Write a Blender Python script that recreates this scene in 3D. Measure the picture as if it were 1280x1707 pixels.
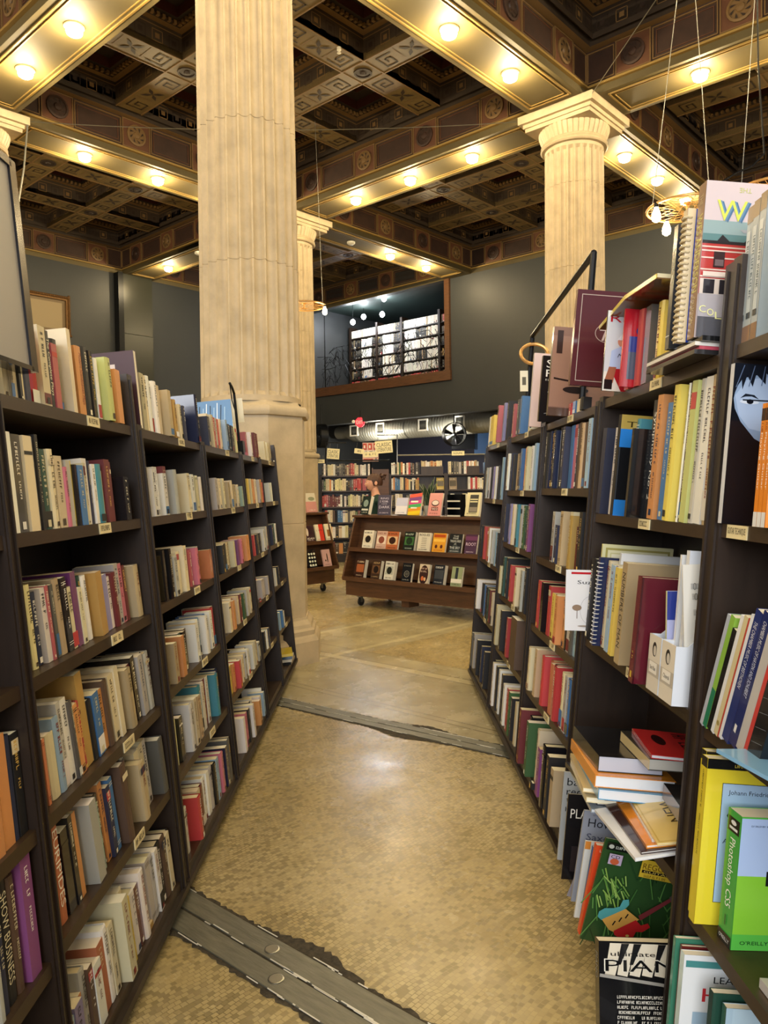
import bpy, math, random, re
from math import sin, cos, pi, radians
from mathutils import Matrix, Vector, Euler

C = bpy.context.scene.collection
for o in list(bpy.data.objects):
    bpy.data.objects.remove(o)
sc = bpy.context.scene

# ------------------------------------------------------------------ camera
F_PX, EYE = 1280.0, 1.55
PITCH, ROLL, YAW = radians(1.73), radians(0.741), radians(0.303)
fw = Vector((sin(YAW)*cos(PITCH), cos(YAW)*cos(PITCH), -sin(PITCH)))
r0 = Vector((cos(YAW), -sin(YAW), 0)); u0 = r0.cross(fw)
rt = r0*cos(ROLL) - u0*sin(ROLL); up = r0*sin(ROLL) + u0*cos(ROLL)
cam_d = bpy.data.cameras.new('camera'); cam = bpy.data.objects.new('camera', cam_d); C.objects.link(cam)
cam.matrix_world = Matrix(((rt.x, up.x, -fw.x, 0), (rt.y, up.y, -fw.y, 0), (rt.z, up.z, -fw.z, EYE), (0, 0, 0, 1)))
cam_d.sensor_fit = 'VERTICAL'; cam_d.sensor_height = 24.0; cam_d.lens = 24.0*F_PX/1707.0
cam_d.clip_start = 0.05; cam_d.clip_end = 200
sc.camera = cam

def at(px, py, Y):
    """point at world depth Y (metres down the aisle) seen in direction px, py"""
    d = fw + rt*((px-640)/F_PX) + up*((853.5-py)/F_PX)
    s = Y/d.y
    return Vector((d.x*s, Y, EYE + d.z*s))

# ------------------------------------------------------------------ light
sc.view_settings.view_transform = 'Standard'; sc.view_settings.look = 'None'
sc.view_settings.gamma = 1; sc.view_settings.use_curve_mapping = False
sc.view_settings.exposure = 1.1
w = bpy.data.worlds.new('world'); sc.world = w; w.use_nodes = True
bg = w.node_tree.nodes['Background']; bg.inputs[0].default_value = (0.97, 0.97, 1.0, 1); bg.inputs[1].default_value = 0.2
BULB_W = 36.0            # watts of each ceiling bulb
BULB_COL = (1.0, 0.785, 0.45)
def area(name, loc, target, sx, sy, power, col):
    l = bpy.data.lights.new(name, 'AREA'); l.shape = 'RECTANGLE'; l.size = sx; l.size_y = sy; l.energy = power; l.color = col
    o = bpy.data.objects.new(name, l); C.objects.link(o); o.location = loc
    o.rotation_euler = (Vector(target)-Vector(loc)).to_track_quat('-Z', 'Y').to_euler(); return o
# daylight from the tall street windows behind the viewer
area('street_window_daylight', (-1.2, -6.0, 3.6), (0.3, 3.0, 1.2), 6.0, 3.6, 370, (0.95, 0.97, 1.0))
def point(name, loc, power, col, r=0.05):
    l = bpy.data.lights.new(name, 'POINT'); l.energy = power; l.color = col; l.shadow_soft_size = r
    o = bpy.data.objects.new(name, l); C.objects.link(o); o.location = loc; return o

# ------------------------------------------------------------------ materials
def lin(c):
    if isinstance(c, str):
        c = [int(c[i:i+2], 16)/255 for i in (0, 2, 4)]
        c = [x/12.92 if x <= .04045 else ((x+.055)/1.055)**2.4 for x in c]
    return tuple(c)+(1,)
MATS = {}
def mat(name, col=None, rough=.5, metal=0, emit=None, strength=0, attr=False, spec=.5, noise=0, nscale=8, bump=0, coat=0, stretch=(1, 1, 1)):
    m = bpy.data.materials.new(name); m.use_nodes = True; nt = m.node_tree; b = nt.nodes['Principled BSDF']
    b.inputs['Roughness'].default_value = rough; b.inputs['Metallic'].default_value = metal
    b.inputs['Specular IOR Level'].default_value = spec; b.inputs['Coat Weight'].default_value = coat
    src = None
    if attr:
        a = nt.nodes.new('ShaderNodeVertexColor'); a.layer_name = 'Col'; src = a.outputs[0]
    elif col is not None: b.inputs['Base Color'].default_value = lin(col)
    if noise or bump:
        tc = nt.nodes.new('ShaderNodeTexCoord'); mp = nt.nodes.new('ShaderNodeMapping'); mp.inputs['Scale'].default_value = stretch
        n = nt.nodes.new('ShaderNodeTexNoise'); n.inputs['Scale'].default_value = nscale; n.inputs['Detail'].default_value = 6; n.inputs['Roughness'].default_value = .6
        nt.links.new(tc.outputs['Object'], mp.inputs[0]); nt.links.new(mp.outputs[0], n.inputs['Vector'])
        if noise:
            mx = nt.nodes.new('ShaderNodeMix'); mx.data_type = 'RGBA'; mx.blend_type = 'MULTIPLY'; mx.inputs[0].default_value = 1
            if src: nt.links.new(src, mx.inputs[6])
            else: mx.inputs[6].default_value = lin(col)
            r = nt.nodes.new('ShaderNodeValToRGB'); r.color_ramp.elements[0].position = .3; r.color_ramp.elements[1].position = .7
            v = 1-noise; r.color_ramp.elements[0].color = (v, v, v, 1); r.color_ramp.elements[1].color = (1+noise*.3,)*3+(1,)
            nt.links.new(n.outputs['Fac'], r.inputs[0]); nt.links.new(r.outputs[0], mx.inputs[7]); src = mx.outputs[2]
        if bump:
            bp = nt.nodes.new('ShaderNodeBump'); bp.inputs['Strength'].default_value = bump; bp.inputs['Distance'].default_value = .01
            nt.links.new(n.outputs['Fac'], bp.inputs['Height']); nt.links.new(bp.outputs[0], b.inputs['Normal'])
    if src: nt.links.new(src, b.inputs['Base Color'])
    if emit is not None:
        b.inputs['Emission Color'].default_value = lin(emit); b.inputs['Emission Strength'].default_value = strength
    MATS[name] = m; return m
mat('dark_wood', '2a1e16', .42, noise=.45, nscale=3, stretch=(6, 1, 1), bump=.05)
mat('shelf_wood', '3a2b1d', .38, noise=.45, nscale=3, stretch=(6, 1, 1), bump=.05)
mat('display_wood', '5a3a22', .4, noise=.45, nscale=4, stretch=(1, 1, 9), bump=.05)
mat('stone', 'bcaa8a', .62, noise=.2, nscale=5, bump=.12)
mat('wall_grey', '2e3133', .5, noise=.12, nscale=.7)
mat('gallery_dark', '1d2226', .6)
mat('wall_navy', '34364a', .6)
mat('beam_gold', '5c5030', .68, metal=.0, noise=.12, nscale=1.2)
mat('beam_trim', '8f743c', .5, metal=.1)
mat('frieze', '38241a', .55, noise=.35, nscale=6)
mat('terracotta', '5e3b26', .5, noise=.2, nscale=5)
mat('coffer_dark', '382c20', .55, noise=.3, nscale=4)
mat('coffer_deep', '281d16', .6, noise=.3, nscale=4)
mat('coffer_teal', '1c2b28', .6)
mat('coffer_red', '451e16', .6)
mat('sub_beam', '6b5832', .5, noise=.3, nscale=3)
mat('ornament', '2a1c12', .6)
mat('ornament_gold', '6f5532', .5)
mat('paint', attr=True, rough=.5)            # printed matter: colour is read from the mesh
mat('glossy', attr=True, rough=.16, coat=.3)
mat('pages', attr=True, rough=.85)
mat('metal_black', '17181a', .35, metal=.7)
mat('duct_steel', '8f8d80', .36, metal=.45, noise=.15, nscale=2)
mat('metal_steel', '9a9a94', .28, metal=.9, noise=.15, nscale=2)
mat('brass_wire', 'c89a5c', .35, metal=.7)
mat('rubber', '151515', .6)
mat('bulb', 'fff0c8', .3, emit=(1, .80, .45), strength=26)
mat('bulb_cool', 'ffffff', .3, emit=(.95, .97, 1), strength=22)
mat('bulb_ring', 'd8c08a', .4)
mat('gilt', '6a4a22', .4, metal=.5, noise=.4, nscale=30, bump=.5)
mat('white_paint', 'd8d4c4', .5)
mat('strip', '6f6d5e', .42, metal=.2, noise=.35, nscale=9, stretch=(1, 6, 1), bump=.3)
mat('rubble', '4a4233', .85, noise=.7, nscale=40, bump=1)
mat('skin', 'd9a184', .5)
mat('hair', '4a2a1c', .5, noise=.5, nscale=30, stretch=(1, 1, 5))
mat('green_cloth', '12332a', .8)
mat('trouser', '202226', .8)
mat('leaf', '1f3a28', .4)
mat('leaf_edge', '9aa070', .4)
mat('ceramic', 'a9a79a', .4)
mat('exit_red', 'd8202c', .4, emit='ff2a38', strength=.8)
mat('glass_blue', '7fa6d8', .2, emit='86b4ff', strength=.5)

# ------------------------------------------------------------------ mesh builder
class MB:
    def __init__(s): s.v = []; s.f = []; s.c = []; s.m = []; s.M = Matrix.Identity(4); s.col = (1, 1, 1, 1); s.mi = 0
    def pts(s, ps):
        i = len(s.v); M = s.M
        s.v += [tuple(M @ Vector(p)) for p in ps]; return i
    def face(s, idx, col=None, mi=None):
        s.f.append(tuple(idx)); s.c.append(col or s.col); s.m.append(s.mi if mi is None else mi)
    def poly(s, ps, col=None, mi=None):
        i = s.pts(ps); s.face(range(i, i+len(ps)), col, mi)
    def box(s, x0, x1, y0, y1, z0, z1, col=None, mi=None):
        i = s.pts([(x0, y0, z0), (x1, y0, z0), (x1, y1, z0), (x0, y1, z0), (x0, y0, z1), (x1, y0, z1), (x1, y1, z1), (x0, y1, z1)])
        for q in ((0, 3, 2, 1), (4, 5, 6, 7), (0, 1, 5, 4), (1, 2, 6, 5), (2, 3, 7, 6), (3, 0, 4, 7)):
            s.face([i+k for k in q], col, mi)
    def prism(s, prof, z0, z1, col=None, mi=None):   # prof ccw in xy
        n = len(prof); i = s.pts([(x, y, z0) for x, y in prof]+[(x, y, z1) for x, y in prof])
        for k in range(n): s.face((i+k, i+(k+1) % n, i+n+(k+1) % n, i+n+k), col, mi)
        s.face([i+k for k in range(n)][::-1], col, mi); s.face([i+n+k for k in range(n)], col, mi)
    def lathe(s, prof, n=24, col=None, mi=None, axis='z', cap=True, a0=0):
        i = len(s.v)
        P = []
        for r, z in prof:
            for k in range(n):
                a = a0+2*pi*k/n
                P.append((r*cos(a), r*sin(a), z) if axis == 'z' else ((z, r*cos(a), r*sin(a)) if axis == 'x' else (r*cos(a), z, -r*sin(a))))
        s.pts(P)
        for j in range(len(prof)-1):
            for k in range(n):
                s.face((i+j*n+k, i+j*n+(k+1) % n, i+(j+1)*n+(k+1) % n, i+(j+1)*n+k), col, mi)
        if cap:
            s.face([i+k for k in range(n)][::-1], col, mi); s.face([i+(len(prof)-1)*n+k for k in range(n)], col, mi)
    def tube(s, path, r, n=8, col=None, mi=None, closed=False):
        P = [Vector(p) for p in path]; L = len(P); i = len(s.v)
        last = None
        for j in range(L):
            a = P[(j-1) % L] if (closed or j > 0) else P[j]; b = P[(j+1) % L] if (closed or j < L-1) else P[j]
            t = (b-a).normalized()
            if last is None: x = t.orthogonal().normalized()
            else: x = (last - t*last.dot(t)).normalized()
            last = x; y = t.cross(x)
            rr = r[j] if isinstance(r, (list, tuple)) else r
            s.pts([P[j]+x*(rr*cos(2*pi*k/n))+y*(rr*sin(2*pi*k/n)) for k in range(n)])
        for j in range(L if closed else L-1):
            jj = (j+1) % L
            for k in range(n):
                s.face((i+j*n+k, i+j*n+(k+1) % n, i+jj*n+(k+1) % n, i+jj*n+k), col, mi)
        if not closed:
            s.face([i+k for k in range(n)][::-1], col, mi); s.face([i+(L-1)*n+k for k in range(n)], col, mi)
    def build(s, name, mats, parent=None, smooth=False, matrix=None):
        me = bpy.data.meshes.new(name); me.from_pydata(s.v, [], s.f)
        if isinstance(mats, str): mats = [mats]
        for m in mats: me.materials.append(MATS[m])
        me.polygons.foreach_set('material_index', s.m)
        ca = me.color_attributes.new('Col', 'FLOAT_COLOR', 'CORNER'); buf = []
        for f, c in zip(s.f, s.c): buf += list(c)*len(f)
        ca.data.foreach_set('color', buf)
        if smooth:
            me.polygons.foreach_set('use_smooth', [True]*len(s.f))
            try: me.set_sharp_from_angle(angle=radians(35))
            except Exception: pass
        me.update()
        o = bpy.data.objects.new(name, me); C.objects.link(o)
        if parent is not None: o.parent = parent
        if matrix is not None: o.matrix_world = matrix
        return o

def tag(o, label=None, cat=None, group=None, kind=None):
    if label: o['label'] = label
    if cat: o['category'] = cat
    if group: o['group'] = group
    if kind: o['kind'] = kind
    return o
def empty(name, matrix, label=None, cat=None, group=None, kind=None):
    o = bpy.data.objects.new(name, None); C.objects.link(o); o.empty_display_size = .05
    if isinstance(matrix, (tuple, list, Vector)): matrix = Matrix.Translation(matrix)
    o.matrix_world = matrix; return tag(o, label, cat, group, kind)
def copy_tree(o, matrix, **kw):
    r = o.copy(); C.objects.link(r); r.matrix_world = matrix
    for ch in list(o.children):
        c = ch.copy(); C.objects.link(c); c.parent = r
        for g in list(ch.children):
            d = g.copy(); C.objects.link(d); d.parent = c
    return tag(r, **kw)

_txt = {}
def text_geo(t):
    if t not in _txt:
        cu = bpy.data.curves.new('t', 'FONT'); cu.body = t; cu.size = 1; cu.resolution_u = 2; cu.align_x = 'LEFT'
        ob = bpy.data.objects.new('t', cu); me = bpy.data.meshes.new_from_object(ob)
        vs = [tuple(v.co) for v in me.vertices]; fs = [tuple(p.vertices) for p in me.polygons]
        xs = [v[0] for v in vs] or [0]; ys = [v[1] for v in vs] or [0]
        _txt[t] = ([((v[0]-min(xs))/max(1e-6, max(xs)-min(xs)), (v[1]-min(ys))/max(1e-6, max(ys)-min(ys))) for v in vs], fs)
        bpy.data.objects.remove(ob); bpy.data.curves.remove(cu); bpy.data.meshes.remove(me)
    return _txt[t]

class Art:
    """flat printing on a face; frame origin lower left, x right, y up, z outward; sizes in metres"""
    def __init__(s, mb, frame, mi=0): s.mb = mb; s.F = frame; s.k = 1; s.mi = mi
    def _put(s, pts, faces, col):
        old = s.mb.M; s.mb.M = old @ s.F; z = .0003*s.k; s.k += 1
        i = s.mb.pts([(x, y, z) for x, y in pts])
        for f in faces: s.mb.face([i+k for k in f], lin(col), s.mi)
        s.mb.M = old
    def rect(s, x, y, w, h, col): s._put([(x, y), (x+w, y), (x+w, y+h), (x, y+h)], [(0, 1, 2, 3)], col)
    def poly(s, pts, col): s._put(pts, [tuple(range(len(pts)))], col)
    def oval(s, cx, cy, rx, ry, col, n=18): s.poly([(cx+rx*cos(2*pi*k/n), cy+ry*sin(2*pi*k/n)) for k in range(n)], col)
    def ring(s, cx, cy, rx, ry, t, col, n=24):
        p = [(cx+rx*cos(2*pi*k/n), cy+ry*sin(2*pi*k/n)) for k in range(n)]+[(cx+(rx-t)*cos(2*pi*k/n), cy+(ry-t)*sin(2*pi*k/n)) for k in range(n)]
        s._put(p, [(k, (k+1) % n, n+(k+1) % n, n+k) for k in range(n)], col)
    def text(s, t, x, y, w, h, col, rot=0, shear=0):
        vs, fs = text_geo(t)
        if rot == 0: P = [(x+a*w+b*h*shear, y+b*h) for a, b in vs]
        elif rot == -90: P = [(x+b*w, y+h-a*h) for a, b in vs]      # reads top to bottom
        elif rot == 90: P = [(x+w-b*w, y+a*h) for a, b in vs]
        elif rot == 180: P = [(x+w-a*w, y+h-b*h) for a, b in vs]
        s._put(P, fs, col)
    def line(s, x0, y0, x1, y1, t, col):
        dx, dy = x1-x0, y1-y0; L = math.hypot(dx, dy) or 1; nx, ny = -dy/L*t/2, dx/L*t/2
        s.poly([(x0-nx, y0-ny), (x1-nx, y1-ny), (x1+nx, y1+ny), (x0+nx, y0+ny)], col)
    def words(s, x, y, w, h, col, rnd, vert=False):
        """illegible small lettering: strokes only"""
        P = []; Fc = []
        def bar(a0, a1, b0, b1):
            i = len(P)
            if vert: P.extend([(x+b0, y+h-a0), (x+b0, y+h-a1), (x+b1, y+h-a1), (x+b1, y+h-a0)])
            else: P.extend([(x+a0, y+b0), (x+a1, y+b0), (x+a1, y+b1), (x+a0, y+b1)])
            Fc.append((i, i+1, i+2, i+3) if not vert else (i, i+1, i+2, i+3))
        L = h if vert else w; S = w if vert else h; p = 0; st = S*.17
        while p < L-S*.6:
            k = rnd.random()
            if k < .14: p += S*.5; continue
            lw = S*rnd.uniform(.38, .62)
            if p+lw > L: break
            bar(p, p+st, 0, S)
            if k < .4: bar(p+st, p+lw, S-st, S); bar(p+st, p+lw, 0, st)
            elif k < .6: bar(p+lw-st, p+lw, 0, S); bar(p+st, p+lw-st, S*.42, S*.42+st)
            elif k < .8: bar(p+st, p+lw, S-st, S); bar(p+st, p+lw*.9, S*.45, S*.45+st)
            else: bar(p+st, p+lw, 0, st)
            p += lw+S*.2
        if P: s._put(P, Fc, col)

# ------------------------------------------------------------------ the hall: a grid turned 42 degrees to the aisle
GA = 0.739; SP, SQ, ZS = 6.155, 6.394, 7.05
MG = Matrix(((sin(GA), -cos(GA), 0, 2.977), (cos(GA), sin(GA), 0, 11.645), (0, 0, 1, 0), (0, 0, 0, 1)))
HB = .425                                    # half width of a beam

def floor_material():
    m = bpy.data.materials.new('floor_mosaic'); m.use_nodes = True; nt = m.node_tree; N = nt.nodes.new; L = nt.links.new
    b = nt.nodes['Principled BSDF']; tc = N('ShaderNodeTexCoord')
    def ramp(src, a, b_, c0, c1):
        r = N('ShaderNodeValToRGB'); r.color_ramp.elements[0].position = a; r.color_ramp.elements[1].position = b_
        r.color_ramp.elements[0].color = lin(c0); r.color_ramp.elements[1].color = lin(c1); L(src, r.inputs[0]); return r.outputs[0]
    def mix(f, a, b_, t='MIX'):
        x = N('ShaderNodeMix'); x.data_type = 'RGBA'; x.blend_type = t
        for i, v in ((0, f), (6, a), (7, b_)):
            if isinstance(v, (int, float)): x.inputs[i].default_value = v
            elif isinstance(v, str): x.inputs[i].default_value = lin(v)
            else: L(v, x.inputs[i])
        return x.outputs[2]
    def noise(s, d=4, r=.6, vec=None, dist=0):
        n = N('ShaderNodeTexNoise'); n.inputs['Scale'].default_value = s; n.inputs['Detail'].default_value = d
        n.inputs['Roughness'].default_value = r; n.inputs['Distortion'].default_value = dist; L(vec or tc.outputs['Object'], n.inputs['Vector']); return n
    def math_(op, a, b_=0.0):
        x = N('ShaderNodeMath'); x.operation = op
        for i, v in ((0, a), (1, b_)):
            if isinstance(v, (int, float)): x.inputs[i].default_value = v
            else: L(v, x.inputs[i])
        return x.outputs[0]
    # slightly wandering coordinates so the little tiles are not laid perfectly straight
    wv = N('ShaderNodeVectorMath'); wv.operation = 'MULTIPLY_ADD'; wn = noise(5, 2)
    L(wn.outputs['Color'], wv.inputs[0]); wv.inputs[1].default_value = (.05, .05, 0); L(tc.outputs['Object'], wv.inputs[2])
    br = N('ShaderNodeTexBrick'); L(wv.outputs[0], br.inputs['Vector'])
    br.inputs['Color1'].default_value = (0, 0, 0, 1); br.inputs['Color2'].default_value = (1, 1, 1, 1); br.inputs['Mortar'].default_value = (.5, .5, .5, 1)
    br.inputs['Scale'].default_value = 1; br.inputs['Brick Width'].default_value = .022; br.inputs['Row Height'].default_value = .0175
    br.inputs['Mortar Size'].default_value = .0013; br.inputs['Mortar Smooth'].default_value = .1; br.inputs['Bias'].default_value = -.1
    tile = ramp(br.outputs['Color'], .05, .95, 'a8986f', 'c9b88d')
    r = N('ShaderNodeValToRGB'); L(br.outputs['Color'], r.inputs[0]); e = r.color_ramp.elements
    e[0].position = 0; e[0].color = lin('857b5c'); e[1].position = 1; e[1].color = lin('c9b88a')
    for p_, c_ in ((.14, '8c8064'), (.2, 'ad9d76'), (.45, 'bfae82'), (.8, 'bcaa7c')): k = e.new(p_); k.color = lin(c_)
    tile = mix(.55, r.outputs[0], tile)
    big = noise(.9, 5, .65); tile = mix(ramp(big.outputs['Fac'], .35, .7, '000000', 'ffffff'), tile, mix(1.0, tile, 'd8cfae', 'MULTIPLY'))
    spot = noise(9, 6, .7); tile = mix(ramp(spot.outputs['Fac'], .56, .72, '000000', '9a9a9a'), tile, '6a5a3a')
    gn = noise(1.1, 5, .7); gm = ramp(gn.outputs['Fac'], .42, .68, '606060', 'ffffff')
    gmx = math_('MULTIPLY', br.outputs['Fac'], gm); tile = mix(gmx, tile, '4d4129')
    # worn stone bands that run between the columns
    sn = noise(2.2, 8, .65, dist=.6); stone = ramp(sn.outputs['Fac'], .3, .75, '8f8464', 'bcb08c')
    sn2 = noise(22, 5, .7); stone = mix(ramp(sn2.outputs['Fac'], .55, .8, '000000', '606060'), stone, '7b6c49')
    sep = N('ShaderNodeSeparateXYZ'); L(tc.outputs['Object'], sep.inputs[0])
    px, py = sep.outputs[0], sep.outputs[1]
    def band(c, centre, half):
        return math_('LESS_THAN', math_('ABSOLUTE', math_('SUBTRACT', c, centre)), half)
    mask = math_('MAXIMUM', band(px, -6.1, .78), band(py, -.05, .62))
    mask = math_('MAXIMUM', mask, band(px, 0, .7)); mask = math_('MAXIMUM', mask, band(py, 6.39, .62))
    # thin joints inside the bands
    def joints(c):
        j = None
        for v in (-6.9, -6.62, -6.55, -5.72, -5.6, -5.33): 
            k = band(c, v, .008); j = k if j is None else math_('MAXIMUM', j, k)
        return j
    stone = mix(math_('MULTIPLY', joints(px), .7), stone, '6d5f3f')
    stone = mix(math_('MULTIPLY', band(px, -5.66, .05), .6), stone, 'cbbf98')
    k2 = math_('MAXIMUM', band(py, .42, .035), band(py, -.5, .035)); stone = mix(math_('MULTIPLY', k2, .6), stone, 'd0c49a')
    wob = noise(7, 3)
    col = mix(mask, tile, stone)
    # worn-through dark patches
    hn = noise(1.35, 3, .5); hole = math_('MULTIPLY', math_('GREATER_THAN', hn.outputs['Fac'], .735), mask)
    col = mix(hole, col, '5e5640')
    L(col, b.inputs['Base Color'])
    L(ramp(noise(3, 5).outputs['Fac'], .3, .7, '707070', 'a0a0a0'), b.inputs['Roughness']); b.inputs['Specular IOR Level'].default_value = .35
    bp = N('ShaderNodeBump'); bp.inputs['Strength'].default_value = .35; bp.inputs['Distance'].default_value = .003
    h = math_('ADD', math_('MULTIPLY', math_('SUBTRACT', 1.0, br.outputs['Fac']), math_('SUBTRACT', 1.0, mask)), math_('MULTIPLY', spot.outputs['Fac'], .7))
    L(h, bp.inputs['Height']); L(bp.outputs[0], b.inputs['Normal'])
    MATS['floor'] = m
floor_material()
mb = MB(); mb.poly([(-14, -14, 0), (12, -14, 0), (12, 13.2, 0), (-14, 13.2, 0)])
tag(mb.build('floor', 'floor', matrix=MG), kind='structure')

# two repair strips let into the floor, crumbled edges along them
def strip(name, pq0, pq1, wd, seed, rivets, label):
    rnd = random.Random(seed)
    (p0, q0), (p1, q1) = pq0, pq1; L_ = math.hypot(p1-p0, q1-q0); ang = math.atan2(q1-q0, p1-p0)
    M = MG @ Matrix.Translation((p0, q0, 0)) @ Matrix.Rotation(ang, 4, 'Z')
    root = empty(name, M, label, 'floor strip')
    a = MB(); n = 220; hw = wd/2
    up_, lo = [], []
    for i in range(n+1):
        x = L_*i/n; up_.append((x, hw*1.1+rnd.uniform(0, .02)+(.05*max(0, sin(x*3.1+seed))**8), .0015)); lo.append((x, -hw*1.1-rnd.uniform(0, .02)-(.06*max(0, sin(x*2.3+seed*2))**10), .0015))
    i0 = a.pts(up_+lo)
    for i in range(n): a.face((i0+n+1+i, i0+n+2+i, i0+i+1, i0+i))
    a.build('crumbled_bed', 'rubble', root)
    s_ = MB(); s_.box(0, L_, -hw, -.006, 0, .006); s_.box(0, L_, .006, hw, 0, .006); s_.build('metal_plate', 'strip', root)
    g = MB()
    for k in range(90):
        x = rnd.uniform(0, L_); y = rnd.choice((0, hw*1.05, -hw*1.05, .004))+rnd.uniform(-.004, .004); l = rnd.uniform(.01, .12)
        g.box(x, x+l, y-.0015, y+.0015, .006, .008)
    g.build('worn_filler', 'white_paint', root)
    for (x, y) in rivets:
        v = MB(); v.M = Matrix.Translation((x, y, 0)); v.lathe([(.026, .005), (.026, .008), (.022, .009)], 20); v.build('rivet', 'metal_steel', root)
strip('floor_strip', (-9.06, -2.2), (-9.0, -6.0), .19, 3, [(1.45, .045), (1.58, -.05), (2.6, .04)], 'wide grey metal repair strip crossing the mosaic floor nearest the viewer')
strip('floor_strip', (-7.05, -.6), (-6.76, -4.2), .15, 8, [], 'narrower worn grey strip crossing the aisle floor farther away, beyond the first')

# ---- walls (p and q in grid metres)
def wall(name, p0, p1, q0, q1, z0, z1, m='wall_grey'):
    a = MB(); a.box(p0, p1, q0, q1, z0, z1); return tag(a.build(name, m, matrix=MG), kind='structure')
QW, PW = 12.37, 5.73
wall('wall_left', -18.5, PW+4.5, QW, QW+.3, 0, 8.6)
# far wall: solid on the right, a gallery window above, an open passage below
def far_wall():
    a = MB(); t = .3
    a.box(PW, PW+t, -12, 2.6, 0, 8.6)
    a.box(PW, PW+t, 2.6, QW, 3.52, 4.42)
    a.box(PW, PW+t, 2.6, 6.66, 4.42, 8.6)
    a.box(PW, PW+t, 6.66, QW, 7.08, 8.6)
    return tag(a.build('wall_back', 'wall_grey', matrix=MG), kind='structure')
far_wall()
wall('wall_annex_back', PW+4.4, PW+4.6, 0, QW, 0, 4.2, 'wall_navy')
wall('wall_annex_side', PW+.3, PW+4.4, .4, .6, 0, 4.2, 'wall_navy')
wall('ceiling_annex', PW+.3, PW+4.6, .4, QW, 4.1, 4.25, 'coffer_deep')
wall('floor_gallery', PW+.1, PW+4.4, 5.0, QW, 4.3, 4.42, 'dark_wood')
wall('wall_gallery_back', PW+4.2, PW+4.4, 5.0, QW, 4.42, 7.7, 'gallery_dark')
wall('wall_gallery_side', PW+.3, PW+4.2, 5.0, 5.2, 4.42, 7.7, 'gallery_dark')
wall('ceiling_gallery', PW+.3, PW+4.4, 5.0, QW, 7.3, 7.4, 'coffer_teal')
# gallery window frame of brown boards
fr = empty('window_1', MG @ Matrix.Translation((PW-.03, 9.5, 4.4)), kind='structure')
def board(name, p0, p1, q0, q1, z0, z1, m='display_wood'):
    a = MB(); a.box(p0, p1, q0-9.5, q1-9.5, z0-4.4, z1-4.4); return a.build(name, m, fr)
board('window_sill', -.04, .42, 6.62, QW, 4.40, 4.66); board('window_frame', -.04, .42, 6.64, 6.80, 4.66, 7.05)
board('inner_rail', .3, .36, 6.84, QW, 4.66, 4.72)

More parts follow.
